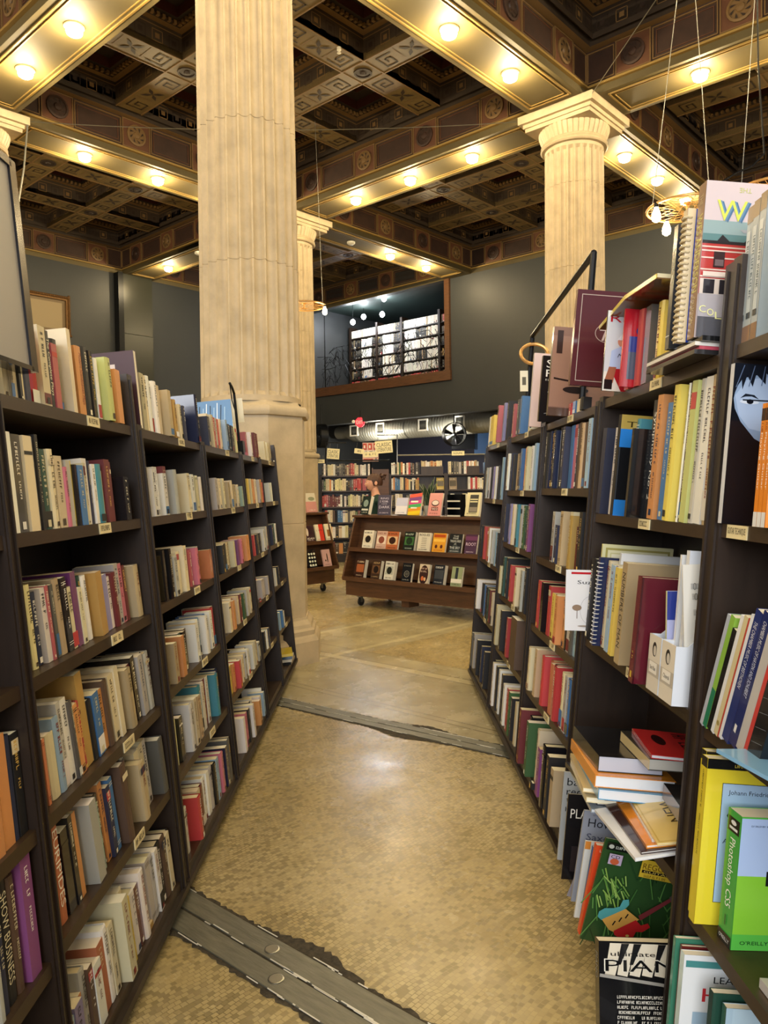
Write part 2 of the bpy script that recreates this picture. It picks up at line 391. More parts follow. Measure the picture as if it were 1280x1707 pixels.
# ---- ceiling: beams, coffers
def ceiling_cell():
    hx, hy = SP/2-HB, SQ/2-HB
    mats = ['frieze', 'terracotta', 'coffer_dark', 'coffer_deep', 'coffer_teal', 'coffer_red', 'sub_beam', 'ornament', 'ornament_gold', 'beam_gold', 'beam_trim']
    a = MB()
    def ring(cx, cy, rx0, ry0, z0, rx1, ry1, z1, mi):
        A = [(-1, -1), (1, -1), (1, 1), (-1, 1)]
        i = a.pts([(cx+sx*rx0, cy+sy*ry0, z0) for sx, sy in A]+[(cx+sx*rx1, cy+sy*ry1, z1) for sx, sy in A])
        for k in range(4): a.face((i+k, i+4+k, i+4+(k+1) % 4, i+(k+1) % 4), None, mi)
    ring(0, 0, hx, hy, ZS, hx, hy, ZS+.10, 9); ring(0, 0, hx, hy, ZS+.10, hx-.05, hy-.05, ZS+.10, 10)
    ring(0, 0, hx-.05, hy-.05, ZS+.10, hx-.05, hy-.05, ZS+.13, 10); ring(0, 0, hx-.05, hy-.05, ZS+.13, hx, hy, ZS+.13, 10)
    ring(0, 0, hx, hy, ZS+.13, hx, hy, ZS+.62, 0)
    ring(0, 0, hx, hy, ZS+.62, hx-.12, hy-.12, ZS+.62, 8); ring(0, 0, hx-.12, hy-.12, ZS+.62, hx-.12, hy-.12, ZS+.74, 2)
    ring(0, 0, hx-.12, hy-.12, ZS+.74, hx-.2, hy-.2, ZS+.74, 2); ring(0, 0, hx-.2, hy-.2, ZS+.74, hx-.2, hy-.2, ZS+.86, 2)
    # frieze ornament: framed long panels and round medallions in turn
    for side in range(4):
        Ls = (hx if side % 2 == 0 else hy)*2; off = hy if side % 2 == 0 else hx
        a.M = Matrix.Rotation(side*pi/2, 4, 'Z') @ Matrix(((1, 0, 0, 0), (0, 0, 1, -off), (0, 1, 0, ZS), (0, 0, 0, 1))) @ Matrix.Diagonal((-1, 1, 1, 1))
        def frame(x0, x1, y0, y1, t, z, mi):
            a.box(x0, x1, y0, y0+t, 0, z, None, mi); a.box(x0, x1, y1-t, y1, 0, z, None, mi)
            a.box(x0, x0+t, y0+t, y1-t, 0, z, None, mi); a.box(x1-t, x1, y0+t, y1-t, 0, z, None, mi)
        n = 4; U = Ls/n
        for k in range(n):
            x = -Ls/2+U*(k+.5)
            a.box(x-.235, x+.235, .16, .60, 0, .012, None, 1); frame(x-.25, x+.25, .15, .61, .016, .022, 8)
            old = a.M; a.M = old @ Matrix.Translation((x, .38, 0)); a.lathe([(.17, .01), (.17, .035), (.14, .04), (.135, .025), (.06, .025), (.05, .045), (.01, .05)], 16, None, 8 if k % 2 else 0, cap=True)
            for q in range(8):
                g = q*pi/4; a.poly([(.07*cos(g), .07*sin(g), .034), (.12*cos(g+.25), .12*sin(g+.25), .034), (.13*cos(g+.4), .13*sin(g+.4), .034), (.12*cos(g+.55), .12*sin(g+.55), .034)], None, 7)
            a.M = old
            x2 = x+U/2; hw = U/2-.27
            for s_ in ((-1, 1) if k < n-1 else (-1,)):
                pass
            if k < n-1: frame(x2-hw, x2+hw, .17, .59, .014, .018, 8); frame(x2-hw+.05, x2+hw-.05, .22, .54, .008, .012, 1)
        for e_ in (-1, 1): frame(min(e_*(Ls/2-.02), e_*(Ls/2-U/2+.27)), max(e_*(Ls/2-.02), e_*(Ls/2-U/2+.27)), .17, .59, .014, .018, 8)
        for k in range(int(Ls/.11)):   # dentils
            x = -Ls/2+.16+k*.11
            if x > Ls/2-.2: break
            a.box(x, x+.055, .75, .83, .125, .19, None, 2)
        a.M = Matrix.Identity(4)
    ix, iy = hx-.2, hy-.2; sw = .46; z6 = ZS+.66
    wx, wy = (2*ix-2*sw)/3, (2*iy-2*sw)/3
    xs = [-ix+wx/2+k*(wx+sw) for k in range(3)]; ys = [-iy+wy/2+k*(wy+sw) for k in range(3)]
    for k in range(2):
        bx = xs[k]+wx/2; by = ys[k]+wy/2
        a.box(bx, bx+sw, -iy, iy, z6, z6+.1, None, 6); a.box(-ix, ix, by, by+sw, z6+.001, z6+.1, None, 6)
        for s_ in (0, sw-.02): a.box(bx+s_, bx+s_+.02, -iy, iy, z6-.012, z6, None, 8); a.box(-ix, ix, by+s_, by+s_+.02, z6-.011, z6, None, 8)
    # greek keys and rosettes on the sub-beams (drawn on the underside)
    def stroke(cx, cy, x0, x1, y0, y1, rot, mi=7):
        c_, s_ = (1, 0) if not rot else (0, 1)
        P = [(x0, y0), (x1, y0), (x1, y1), (x0, y1)]
        a.poly([(cx+x*c_-y*s_, cy+x*s_+y*c_, z6-.006) for x, y in P][::-1], None, mi)
    def key(cx, cy, rot, fl=1):
        t = .022; S = .14
        for x0, x1, y0, y1 in ((-S, S, S-t, S), (-S, -S+t, -S, S), (-S, S*.5, -S, -S+t), (S*.5-t, S*.5, -S, S*.35), (-S*.35, S*.5, S*.35-t, S*.35), (-S*.35, -S*.35+t, -S*.4, S*.35)):
            stroke(cx, cy, min(fl*x0, fl*x1), max(fl*x0, fl*x1), y0, y1, rot)
    def rosette(cx, cy, r, mi=7):
        for q in range(4):
            g = q*pi/2+pi/4; a.poly([(cx, cy, z6-.007), (cx+r*.5*cos(g-.35), cy+r*.5*sin(g-.35), z6-.007), (cx+r*cos(g), cy+r*sin(g), z6-.007), (cx+r*.5*cos(g+.35), cy+r*.5*sin(g+.35), z6-.007)][::-1], None, mi)
    for k in range(2):
        bx = xs[k]+wx/2+sw/2; by = ys[k]+wy/2+sw/2
        for y in ys:
            key(bx, y-.42, 1); rosette(bx, y, .19); key(bx, y+.42, 1, -1)
            for s_ in (-.21, .21): stroke(bx, y+s_, -.16, .16, -.008, .008, 0, 8)
        for x in xs:
            key(x-.42, by, 0); rosette(x, by, .19); key(x+.42, by, 0, -1)
            for s_ in (-.21, .21): stroke(x+s_, by, -.16, .16, -.008, .008, 1, 8)
    for k in range(2):
        for j in range(2):
            cx, cy = xs[k]+wx/2+sw/2, ys[j]+wy/2+sw/2
            old = a.M; a.M = Matrix.Translation((cx, cy, z6)) @ Matrix.Diagonal((1, 1, -1, 1))
            a.lathe([(.14, .005), (.14, .02), (.11, .02), (.11, .01), (.05, .012), (.04, .03), (.01, .035)], 12, None, 7); a.M = old
    # nine stepped coffers
    for i, cx in enumerate(xs):
        for j, cy in enumerate(ys):
            rx, ry = wx/2, wy/2; z = z6+.1
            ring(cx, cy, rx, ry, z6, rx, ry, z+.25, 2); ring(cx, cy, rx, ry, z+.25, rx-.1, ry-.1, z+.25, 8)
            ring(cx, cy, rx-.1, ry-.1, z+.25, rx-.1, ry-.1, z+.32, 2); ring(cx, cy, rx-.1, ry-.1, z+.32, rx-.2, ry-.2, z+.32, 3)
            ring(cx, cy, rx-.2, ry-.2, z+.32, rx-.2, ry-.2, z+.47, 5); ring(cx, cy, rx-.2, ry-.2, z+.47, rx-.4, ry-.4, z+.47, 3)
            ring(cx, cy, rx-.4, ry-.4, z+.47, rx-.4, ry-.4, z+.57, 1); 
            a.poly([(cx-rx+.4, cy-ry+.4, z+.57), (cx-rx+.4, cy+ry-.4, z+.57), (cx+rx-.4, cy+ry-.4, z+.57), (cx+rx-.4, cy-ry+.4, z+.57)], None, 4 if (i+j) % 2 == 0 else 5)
            for side in range(4):
                Ls, off = (rx, ry) if side % 2 == 0 else (ry, rx)
                a.M = Matrix.Translation((cx, cy, z6)) @ Matrix.Rotation(side*pi/2, 4, 'Z') @ Matrix(((1, 0, 0, 0), (0, 0, 1, -off), (0, 1, 0, 0), (0, 0, 0, 1))) @ Matrix.Diagonal((-1, 1, 1, 1))
                n = 5; U = 2*Ls/n
                for k in range(n):
                    x = -Ls+U*(k+.5); h = .085; t = .012
                    for x0, x1, y0, y1 in ((x-h, x+h, .08, .08+t), (x-h, x+h, .25-t, .25), (x-h, x-h+t, .08, .25), (x+h-t, x+h, .08, .25), (x-.035, x+.035, .13, .2)):
                        a.poly([(x0, y0, .004), (x0, y1, .004), (x1, y1, .004), (x1, y0, .004)], None, 8 if (k % 2) else 7)
                a.poly([(-Ls, .29, .004), (-Ls, .305, .004), (Ls, .305, .004), (Ls, .29, .004)], None, 8)
                for k in range(int(2*Ls/.09)-2):
                    x = -Ls+.12+k*.09
                    if x < Ls-.15: a.box(x, x+.045, .36, .41, .1, .15, None, 8)
                a.M = Matrix.Identity(4)
    return a.build('ceiling', mats, matrix=MG @ Matrix.Translation((-SP/2, SQ/2, 0)))
cell = ceiling_cell(); tag(cell, kind='structure')
for i in range(-3, 1):
    for j in range(-2, 2):
        if (i, j) != (-1, 0): copy_tree(cell, MG @ Matrix.Translation((SP*(i+.5), SQ*(j+.5), 0)))

def ceiling_beam(L_):
    root = MB(); h = L_/2-HB
    root.box(-h, h, -HB, HB, ZS, ZS+.12); b = root.build('trim', 'beam_gold')
    t = MB()
    def fr(e, wd, zz):
        x1 = h-.28-e; y1 = HB-.09-e
        t.box(-x1, x1, -y1, -y1+wd, zz, ZS); t.box(-x1, x1, y1-wd, y1, zz, ZS); t.box(-x1, -x1+wd, -y1, y1, zz, ZS); t.box(x1-wd, x1, -y1, y1, zz, ZS)
    fr(0, .022, ZS-.018); fr(.06, .014, ZS-.012)
    t.build('moulding', 'beam_trim', b)
    return b
bp_, bq_ = ceiling_beam(SP), ceiling_beam(SQ); tag(bp_, kind='structure'); tag(bq_, kind='structure')
beams = []
fp = fq = True
for i in range(-3, 1):
    for j in (-1, 0, 1):
        M = MG @ Matrix.Translation((SP*(i+.5), SQ*j, 0)); beams.append(('p', i, j, M))
        if fp: bp_.matrix_world = M; fp = False
        else: copy_tree(bp_, M)
for i in (-2, -1, 0):
    for j in range(-2, 2):
        M = MG @ Matrix.Translation((SP*i, SQ*(j+.5), 0)) @ Matrix.Rotation(pi/2, 4, 'Z'); beams.append(('q', i, j, M))
        if fq: bq_.matrix_world = M; fq = False
        else: copy_tree(bq_, M)
for i in (-2, -1, 0):
    for j in (-1, 0, 1):
        a = MB(); a.box(-HB, HB, -HB, HB, ZS, ZS+.12); tag(a.build('trim_crossing', 'beam_gold', matrix=MG @ Matrix.Translation((SP*i, SQ*j, 0))), kind='structure')

# ---- bare round bulbs, three to a beam
def ceiling_bulb():
    r = empty('ceiling_bulb', (0, 0, 0)); a = MB()
    a.lathe([(.12, 0), (.12, -.012), (.095, -.03), (.07, -.034)], 20, cap=True); a.build('bulb_socket', 'bulb_ring', r, True)
    a = MB(); a.lathe([(.065, -.025), (.088, -.04), (.096, -.062), (.086, -.09), (.05, -.112), (.008, -.12)], 18); a.build('bulb', 'bulb', r, True)
    return r
cb = ceiling_bulb(); first = True
NODE = {(-1, 0): 'big near column', (0, 0): 'right column', (-1, 1): 'left edge column', (0, 1): 'middle far column', (1, 0): 'far wall', (1, 1): 'far wall left part', (0, 2): 'left wall', (-1, 2): 'left wall beyond frame', (-2, 0): 'hall behind viewer', (-2, 1): 'hall left of frame', (0, -1): 'column beyond right edge', (-1, -1): 'column right of viewer', (1, -1): 'far wall at right'}
ORD = ['nearest', 'middle', 'far']
for kind, i, j, M in beams:
    for k in (-1, 0, 1):
        if (kind, i, j, k) in (('p', 0, 1, -1), ('q', 0, 1, 0)): continue
        loc = M @ Vector((k*1.341, 0, ZS))
        a_ = (i, j); b_ = (i+1, j) if kind == 'p' else (i, j+1)
        na, nb = NODE.get(a_), NODE.get(b_)
        if na and nb:
            lab = f"{('first', 'second', 'third')[k+1]} bulb on beam from {na} to {nb}"; grp = 'bare ceiling bulbs on the beams'
        else: lab = 'bare round ceiling bulb on a beam outside the picture'; grp = 'ceiling bulbs outside the picture'
        if loc.y > -4:
            T = Matrix.Translation(loc)
            if first: cb.matrix_world = T; tag(cb, lab, 'light bulb', grp); first = False
            else: copy_tree(cb, T, label=lab, group=grp)
        point('bulb_light', loc+Vector((0, 0, -.2)), BULB_W, BULB_COL, .06)

# ---- columns
def column():
    root = empty('stone_column', (0, 0, 0))
    O8 = pi/8
    a = MB(); a.lathe([(.64, 0), (.64, .20), (.62, .235), (.60, .25), (.60, .29), (.575, .31), (.565, .34), (.53, .38), (.525, .40)], 8, a0=O8, cap=True); a.build('base', 'stone', root)
    a = MB(); a.lathe([(.515, .40), (.513, 1.24), (.508, 1.243), (.508, 1.25), (.512, 1.253), (.510, 2.20)], 8, a0=O8); a.build('pedestal', 'stone', root)
    a = MB(); a.lathe([(.52, 2.2), (.545, 2.205), (.56, 2.23), (.56, 2.26), (.545, 2.285), (.50, 2.29), (.48, 2.31), (.47, 2.33)], 8, a0=O8); a.build('torus', 'stone', root, True)
    a = MB(); NF = 26; prof = []
    za, zb = 2.33, ZS-.50
    joints = [2.33+k*1.215 for k in range(1, 4)]
    rows = [za, za+.05, za+.09]
    for jz in joints: rows += [jz-.006, jz-.003, jz+.003, jz+.006]
    rows += [zb-.09, zb-.05, zb]
    n = NF*8; idx = []
    for z in rows:
        R = .452-.022*(z-za)/(zb-za)
        dp = 0 if (z <= za+.051 or z >= zb-.051) else (1 if (za+.09 <= z <= zb-.09) else 0)
        if any(abs(z-jz) < .004 for jz in joints): R -= .006
        P = []
        for k in range(n):
            u = (k % 8)/8; d = 0 if u < .2 or u > .99 else .042*math.sqrt(max(0, 1-((u-.6)/.4)**2))
            r = R-d*dp; g = 2*pi*k/n; P.append((r*cos(g), r*sin(g), z))
        idx.append(a.pts(P))
    for j in range(len(rows)-1):
        for k in range(n): a.face((idx[j]+k, idx[j]+(k+1) % n, idx[j+1]+(k+1) % n, idx[j+1]+k))
    a.build('fluted_shaft', 'stone', root, True)
    a = MB(); z = zb
    a.lathe([(.43, z), (.475, z+.005), (.492, z+.025), (.475, z+.05), (.468, z+.055), (.485, z+.075), (.47, z+.10), (.462, z+.105)], 48)
    NR = 40; nn = NR*6; ids = []
    for (r, zz) in ((.462, z+.105), (.475, z+.14), (.497, z+.19), (.515, z+.25), (.515, z+.275)):
        ids.append(a.pts([((r-(.012 if k % 6 == 0 else 0)+.004*sin(pi*(k % 6)/6))*cos(2*pi*k/nn), (r-(.012 if k % 6 == 0 else 0)+.004*sin(pi*(k % 6)/6))*sin(2*pi*k/nn), zz) for k in range(nn)]))
    for j in range(4):
        for k in range(nn): a.face((ids[j]+k, ids[j]+(k+1) % nn, ids[j+1]+(k+1) % nn, ids[j+1]+k))
    a.build('capital', 'stone', root, True)
    a = MB()
    for s_, z0, z1 in ((.52, ZS-.225, ZS-.17), (.545, ZS-.17, ZS-.115), (.60, ZS-.115, ZS)): a.box(-s_, s_, -s_, s_, z0, z1)
    a.build('abacus', 'stone', root)
    return root
col0 = column(); TG = lambda p, q: MG @ Matrix.Translation((SP*p, SQ*q, 0))
col0.matrix_world = TG(-1, 0); tag(col0, 'massive fluted stone column on octagonal pedestal, nearest, at end of left bookcases', 'column', 'fluted stone columns')
copy_tree(col0, TG(0, 0), label='fluted column with visible capital rising behind the right bookcases')
copy_tree(col0, TG(-1, 1), label='column cut by left picture edge, only its capital corner showing')
copy_tree(col0, TG(0, 1), label='farther yellow-lit column half hidden behind the massive near one')

# dark glossy pilaster on the left wall
pr = empty('pilaster', MG @ Matrix.Translation((-.1, QW-.005, 0)), 'dark glossy panelled pilaster on grey left wall, reaching the ceiling', 'pilaster')
a = MB(); a.box(-.40, .42, -.16, 0, 0, 5.55); a.box(-.40, .42, -.155, 0, 5.56, ZS); a.build('panel', 'gloss_panel' if 'gloss_panel' in MATS else 'metal_black', pr)
mat('gloss_panel', '2b2c24', .28); pr.children[0].data.materials[0] = MATS['gloss_panel']
a = MB(); a.box(-.56, -.42, -.22, 0, 0, ZS); a.build('edge_post', 'metal_black', pr)

# gilt framed picture high on the left wall
pf = empty('framed_picture', MG @ Matrix.Translation((-2.5, QW-.005, 5.75)), 'ornate gilt picture frame high on grey wall at left', 'picture frame')
a = MB(); W_, H_, t = .66, .48, .10
a.box(-W_, W_, -.07, 0, H_-t, H_); a.box(-W_, W_, -.07, 0, -H_, -H_+t); a.box(-W_, -W_+t, -.07, 0, -H_+t, H_-t); a.box(W_-t, W_, -.07, 0, -H_+t, H_-t)
rnd = random.Random(5)
for k in range(120):
    s_ = k/120*4; e = s_ % 1; x, z = ((-W_+2*W_*e, H_-.03), (W_-.03, H_-2*H_*e), (W_-2*W_*e, -H_+.03), (-W_+.03, -H_+2*H_*e))[int(s_)]
    a.M = Matrix.Translation((x, -.07, z)); a.lathe([(.035, 0), (.028, -.02), (.008, -.03)], 6, axis='z'); a.M = Matrix.Identity(4)
    a.M = Matrix.Translation((x, -.07, z)) @ Matrix.Rotation(pi/2, 4, 'X'); a.lathe([(.034, 0), (.028, .02), (.008, .03)], 6); a.M = Matrix.Identity(4)
a.build('gilt_moulding', 'gilt', pf)
a = MB(); a.col = lin('6d5a3e'); a.box(-W_+t, W_-t, -.02, 0, -H_+t, H_-t); a.col = lin('8d7c5c'); a.box(-W_+t+.08, W_-t-.08, -.024, -.019, -H_+t+.07, H_-t-.07); a.build('canvas', 'paint', pf)

# ------------------------------------------------------------------ the two runs of bookcases, leaning back a little
T = math.atan(.0866); XL, XR = -.7405, .7057
WL = Vector((-sin(T), 0, cos(T))); DL = Vector((-cos(T), 0, -sin(T)))
WR = Vector((sin(T), 0, cos(T))); DR = Vector((cos(T), 0, -sin(T)))
def frame(side, u, d, w_):
    """matrix at a place on a bookcase: u along the aisle, d into the case, w up the leaning front; local x = into the case, z = up"""
    D, W, X0 = (DL, WL, XL) if side < 0 else (DR, WR, XR)
    Yv = W.cross(D); o = Vector((X0, u, 0)) + D*d + W*w_
    return Matrix(((D.x, Yv.x, W.x, o.x), (D.y, Yv.y, W.y, o.y), (D.z, Yv.z, W.z, o.z), (0, 0, 0, 1)))
def u_of(side, px, d, w_):
    """distance down the aisle at which column px of the picture meets this depth and height of the case"""
    D, W, X0 = (DL, WL, XL) if side < 0 else (DR, WR, XR)
    b = Vector((X0, 0, -EYE)) + D*d + W*w_
    k = (px-640)/F_PX
    return (k*b.dot(fw)-b.dot(rt))/(rt.y-k*fw.y)

HT = 1/cos(T)
LW = {k: [z*HT for z in v] for k, v in {
    0: [1.79, 1.454, 1.105, .767, .45, .11], 1: [1.79, 1.454, 1.105, .767, .459, .11], 2: [1.79, 1.454, 1.115, .785, .459, .11],
    3: [1.79, 1.45, 1.11, .785, .462, .11], 4: [1.79, 1.46, 1.11, .80, .46, .12], 5: [1.79, 1.46, 1.12, .80, .46, .12]}.items()}
RW = {k: [z*HT for z in v] for k, v in {
    0: [1.89, 1.455, .96, .50, .10], 1: [1.885, 1.445, .965, .535, .10], 2: [1.875, 1.542, 1.191, .838, .505, .12],
    3: [1.875, 1.53, 1.194, .851, .511, .122], 4: [1.875, 1.465, 1.0, .59, .12]}.items()}
LU = {0: (.78, 1.775), 1: (1.83, 2.80), 2: (2.915, 3.87), 3: (3.955, 4.93), 4: (5.03, 5.74), 5: (5.81, 6.62)}
RU = {0: (.86, 1.875), 1: (1.965, 2.975), 2: (3.08, 4.01), 3: (4.10, 5.08), 4: (5.18, 6.17)}
DEP = .285
def bookcase(side, k, label):
    u0_, u1_ = (LU if side < 0 else RU)[k]; ws = (LW if side < 0 else RW)[k]
    t0 = {(-1, 1): .027, (-1, 2): .055, (-1, 3): .042, (-1, 4): .05, (-1, 5): .035}.get((side, k), .045)
    t1 = {(-1, 1): .055, (-1, 0): .027, (-1, 2): .042, (-1, 3): .05, (-1, 4): .035, (-1, 5): .07}.get((side, k), .045)
    if (side, k) == (1, 1): t1 = .052
    base = frame(side, (u0_+u1_)/2, .14, 0); root = empty('bookcase', base, label, 'bookcase', 'tall dark bookcases along the aisle')
    inv = base.inverted()
    def part(name, d0, d1, a0, a1, w0, w1, m='dark_wood', kind=None):
        mb = MB(); mb.M = inv @ frame(side, 0, 0, 0)
        s_ = 1 if side > 0 else -1
        mb.box(d0, d1, min(a0*s_, a1*s_), max(a0*s_, a1*s_), w0, w1)
        if side < 0: pass
        return mb.build(name, m, root)
    top = ws[0]
    e0 = top+.012; e1 = top+.012
    if (side, k) == (-1, 1): e1 = top+.19
    if (side, k) == (-1, 5): e1 = top+.15
    if (side, k) == (1, 1): e0 = top+.22
    if (side, k) == (1, 0): e1 = top+.22
    part('side_panel', 0, DEP, u0_-t0, u0_, .045, e0); part('side_panel', 0, DEP, u1_, u1_+t1, .045, e1)
    part('back_panel', DEP-.012, DEP, u0_, u1_, .045, top)
    # narrow raised edging on the stiles
    part('edging', -.006, 0, u0_-t0*.55, u0_-t0*.3, .045, e0-.02); part('edging', -.006, 0, u1_+t1*.3, u1_+t1*.55, .045, e1-.02)
    for i, w_ in enumerate(ws):
        sh = part('shelf', .006, DEP-.012, u0_, u1_, w_-.034, w_, 'shelf_wood')
        if i < len(ws)-1:
            rnd = random.Random(k*31+i*7+side); uc = u0_+(u1_-u0_)*(.62 if side < 0 else .45)
            mb = MB(); mb.M = inv @ frame(side, 0, 0, 0); s_ = 1 if side > 0 else -1
            if (side, k, i) == (1, 0, 1): uc = 1.79
            L_ = .10; mb.col = lin('dccfa4'); mb.box(.003, .006, min(s_*(uc-L_/2), s_*(uc+L_/2)), max(s_*(uc-L_/2), s_*(uc+L_/2)), w_-.033, w_-.001)
            A = Art(mb, Matrix(((0, 0, -1, .0028), (-1, 0, 0, s_*uc+L_/2), (0, 1, 0, w_-.031), (0, 0, 0, 1))))
            if (side, k, i) == (1, 0, 1): A.text('GUITAR TECHNIQUE', .006, .006, .088, .018, '3a3226')
            else: A.words(.012, .007, .078, .016, '3a2c1c', rnd)
            mb.build('shelf_label', 'paint', sh)
    part('kick_board', .01, .03, u0_, u1_, .05, ws[-1]-.03); part('base_ledge', -.012, .01, u0_-t0, u1_+t1, .055, .078)
    for uu in ((u0_+.12, u1_-.12) if k in (2, 4, 0) or side > 0 else (u1_-.1,)):
        mb = MB(); mb.M = inv @ Matrix.Translation(((XL if side < 0 else XR)+(-.035 if side < 0 else .03), uu, .048))
        mb.lathe([(.02, -.018), (.046, -.016), (.048, -.01), (.048, .01), (.046, .016), (.02, .018)], 20, axis='x'); mb.build('caster', 'rubber', root, True)
    return root
for side, k, lab in [(-1, 0, 'dark bookcase cut by the left picture edge, nearest on the left'),
                     (-1, 1, 'near left dark bookcase, the first whole one on the left'),
                     (-1, 2, 'second whole dark bookcase on the left side'),
                     (-1, 3, 'third whole dark bookcase on the left side'),
                     (-1, 4, 'narrow dark bookcase on the left with sparse shelves, last but one'),
                     (-1, 5, 'last dark bookcase on the left, beside the massive column'),
                     (1, 0, 'dark bookcase cut by the right picture edge, nearest on the right'),
                     (1, 1, 'near right dark bookcase crammed with music scores and magazines'),
                     (1, 2, 'second dark bookcase on the right, under the pipe rail'),
                     (1, 3, 'third dark bookcase on the right side'),
                     (1, 4, 'last dark bookcase on the right, farthest down the aisle')]:
    bookcase(side, k, lab)

# ------------------------------------------------------------------ books
PAL = {'W': ('e6e3da', 'white'), 'C': ('d9cba2', 'cream'), 'T': ('b79f74', 'tan'), 'K': ('1c1b1e', 'black'), 'G': ('5a5751', 'dark grey'),
       'g': ('b3b0a8', 'light grey'), 'R': ('c02a2c', 'red'), 'M': ('6b1f24', 'maroon'), 'O': ('d38b3c', 'orange'), 'Y': ('e2c636', 'yellow'),
       'y': ('dfd99a', 'pale yellow'), 'L': ('bcc268', 'lime green'), 'E': ('35602f', 'green'), 'e': ('1d4a42', 'dark green'), 'B': ('2f6fae', 'blue'),
       'b': ('8fb2cc', 'light blue'), 'N': ('232b4a', 'navy'), 'P': ('7b3578', 'purple'), 'p': ('c9657f', 'pink'), 'V': ('8a82b5', 'lavender'),
       'U': ('57402f', 'brown'), 'A': ('b08a36', 'mustard'), 'q': ('2c8496', 'teal'), 'D': ('b5505a', 'rose red'), 'S': ('bf6a3c', 'terracotta'), 'm': ('93ad9f', 'grey green')}
LIGHTS = 'WCTgYyLObpVmA'
def shade(hexc, rnd, amt=.10):
    c = list(lin(hexc)); g_ = sum(c[:3])/3; c = [x*.84+g_*.16 for x in c[:3]]; k = 1+rnd.uniform(-amt, amt)*1.6
    return tuple(min(1, max(0, x*k*(1+rnd.uniform(-.04, .04)))) for x in c[:3])+(1,)
def hexof(c):
    def g(x): x = x*12.92 if x <= .0031308 else 1.055*x**(1/2.4)-.055; return '%02x' % int(max(0, min(1, x))*255+.5)
    return g(c[0])+g(c[1])+g(c[2])

def book_geo(cov, pg, t, h, d, col, rnd, hard=False, deco=True, title=None, tcol=None):
    """one book: spine at x=0 facing -x, thickness along y, height along z"""
    c = .0025 if hard else .0008; r = min(.004, t*.12) if hard else 0
    y0, y1 = -t/2, t/2
    O = [(d, y0), (r, y0)]
    if hard: O += [(-r*.2+0, y0+t*.22), (-r*.35, 0), (-r*.2, y1-t*.22)]
    O += [(r, y1), (d, y1)]
    n = len(O); I = []
    for x, y in O: I.append((x if x == d else max(x, r)+c, max(y0+c, min(y1-c, y))))
    i = cov.pts([(x, y, 0) for x, y in O]+[(x, y, h) for x, y in O]+[(x, y, 0) for x, y in I]+[(x, y, h) for x, y in I])
    for k in range(n-1):
        cov.face((i+k+1, i+k, i+n+k, i+n+k+1), col); cov.face((i+n+k+1, i+n+k, i+3*n+k, i+3*n+k+1), col); cov.face((i+k, i+k+1, i+2*n+k+1, i+2*n+k), col)
    cov.face((i, i+2*n, i+3*n, i+n), col); cov.face((i+n-1, i+2*n-1, i+4*n-1, i+3*n-1), col)
    q = .003 if hard else .0004
    pc = shade(rnd.choice(['d9cda8', 'e3dcc2', 'cdbd92', 'e8e4d4']), rnd, .05)
    pg.box(r+c, d-q-.001, y0+c, y1-c, q, h-q, pc)
    if not deco: return
    xo = -(r*.35+.0004)
    A = Art(cov, Matrix(((0, 0, -1, xo), (-1, 0, 0, t/2), (0, 1, 0, 0), (0, 0, 0, 1))))
    bright = sum(col[:3]) > .75
    tc = tcol or (rnd.choice(['2a2622', '3a2c20', '7a2420', '24304f', '1e1c1c']) if bright else rnd.choice(['e9e2c8', 'd9b35c', 'f2efe6', 'cfc6a4']))
    if title:
        A.text(title, t*.2, h*.16, t*.58, h*.74, tc, -90); return
    k = rnd.random(); ww = min(.014, t*rnd.uniform(.3, .48)); x0 = (t-ww)/2
    ptype = rnd.random()
    if ptype < .16: A.rect(t*.02, h*.80, t*.96, h*rnd.uniform(.03, .15), hexof(shade(PAL[rnd.choice('KRWNCM')][0], rnd)))
    elif ptype < .28: A.rect(t*.02, h*.03, t*.96, h*rnd.uniform(.08, .3), hexof(shade(PAL[rnd.choice('KRBWM')][0], rnd)))
    elif ptype < .36:
        for z in (.93, .90, .12, .09): A.rect(t*.04, h*z, t*.92, h*.008, tc)
    if rnd.random() < .22: return
    if t > .009:
        l1 = rnd.uniform(.28, .5); A.words(x0, h*(.92-l1), ww, h*l1, tc, rnd, True)
        if rnd.random() < .75:
            l2 = rnd.uniform(.12, .24); z2 = h*(.92-l1)-h*.05-h*l2; A.words(x0+ww*.15, max(h*.12, z2), ww*.7, h*l2, tc, rnd, True)
        if rnd.random() < .5: A.rect(t*.3, h*.03, t*.4, t*.4, tc)
    else: A.words(t*.25, h*.3, t*.5, h*.5, tc, rnd, True)

ORDW = ['first', 'second', 'third', 'fourth', 'fifth', 'sixth', 'seventh', 'eighth', 'ninth', 'tenth', 'eleventh', 'twelfth', 'thirteenth', 'fourteenth', 'fifteenth', 'sixteenth', 'seventeenth', 'eighteenth', 'nineteenth', 'twentieth'] + ['twenty-'+x for x in ('first', 'second', 'third', 'fourth', 'fifth', 'sixth', 'seventh', 'eighth', 'ninth')] + ['thirtieth']+['thirty-'+x for x in ('first', 'second', 'third', 'fourth', 'fifth', 'sixth', 'seventh', 'eighth', 'ninth')]
CASE = {(-1, 0): 'bookcase at left edge', (-1, 1): 'near left bookcase', (-1, 2): 'second left bookcase', (-1, 3): 'third left bookcase',
        (1, 0): 'bookcase at right edge', (1, 1): 'near right bookcase', (1, 2): 'second right bookcase', (1, 3): 'third right bookcase'}
SHW = ['top shelf', 'second shelf', 'third shelf', 'fourth shelf', 'fifth shelf', 'sixth shelf']
stuff = MB(); stuff_pages = MB()
n_single = 0
TOK = re.compile(r'([A-Za-z])(\d+)(?:\.(\d+))?(?:p(-?\d+))?(?:l(-?\d+))?(?:"([^"]*)")?$')
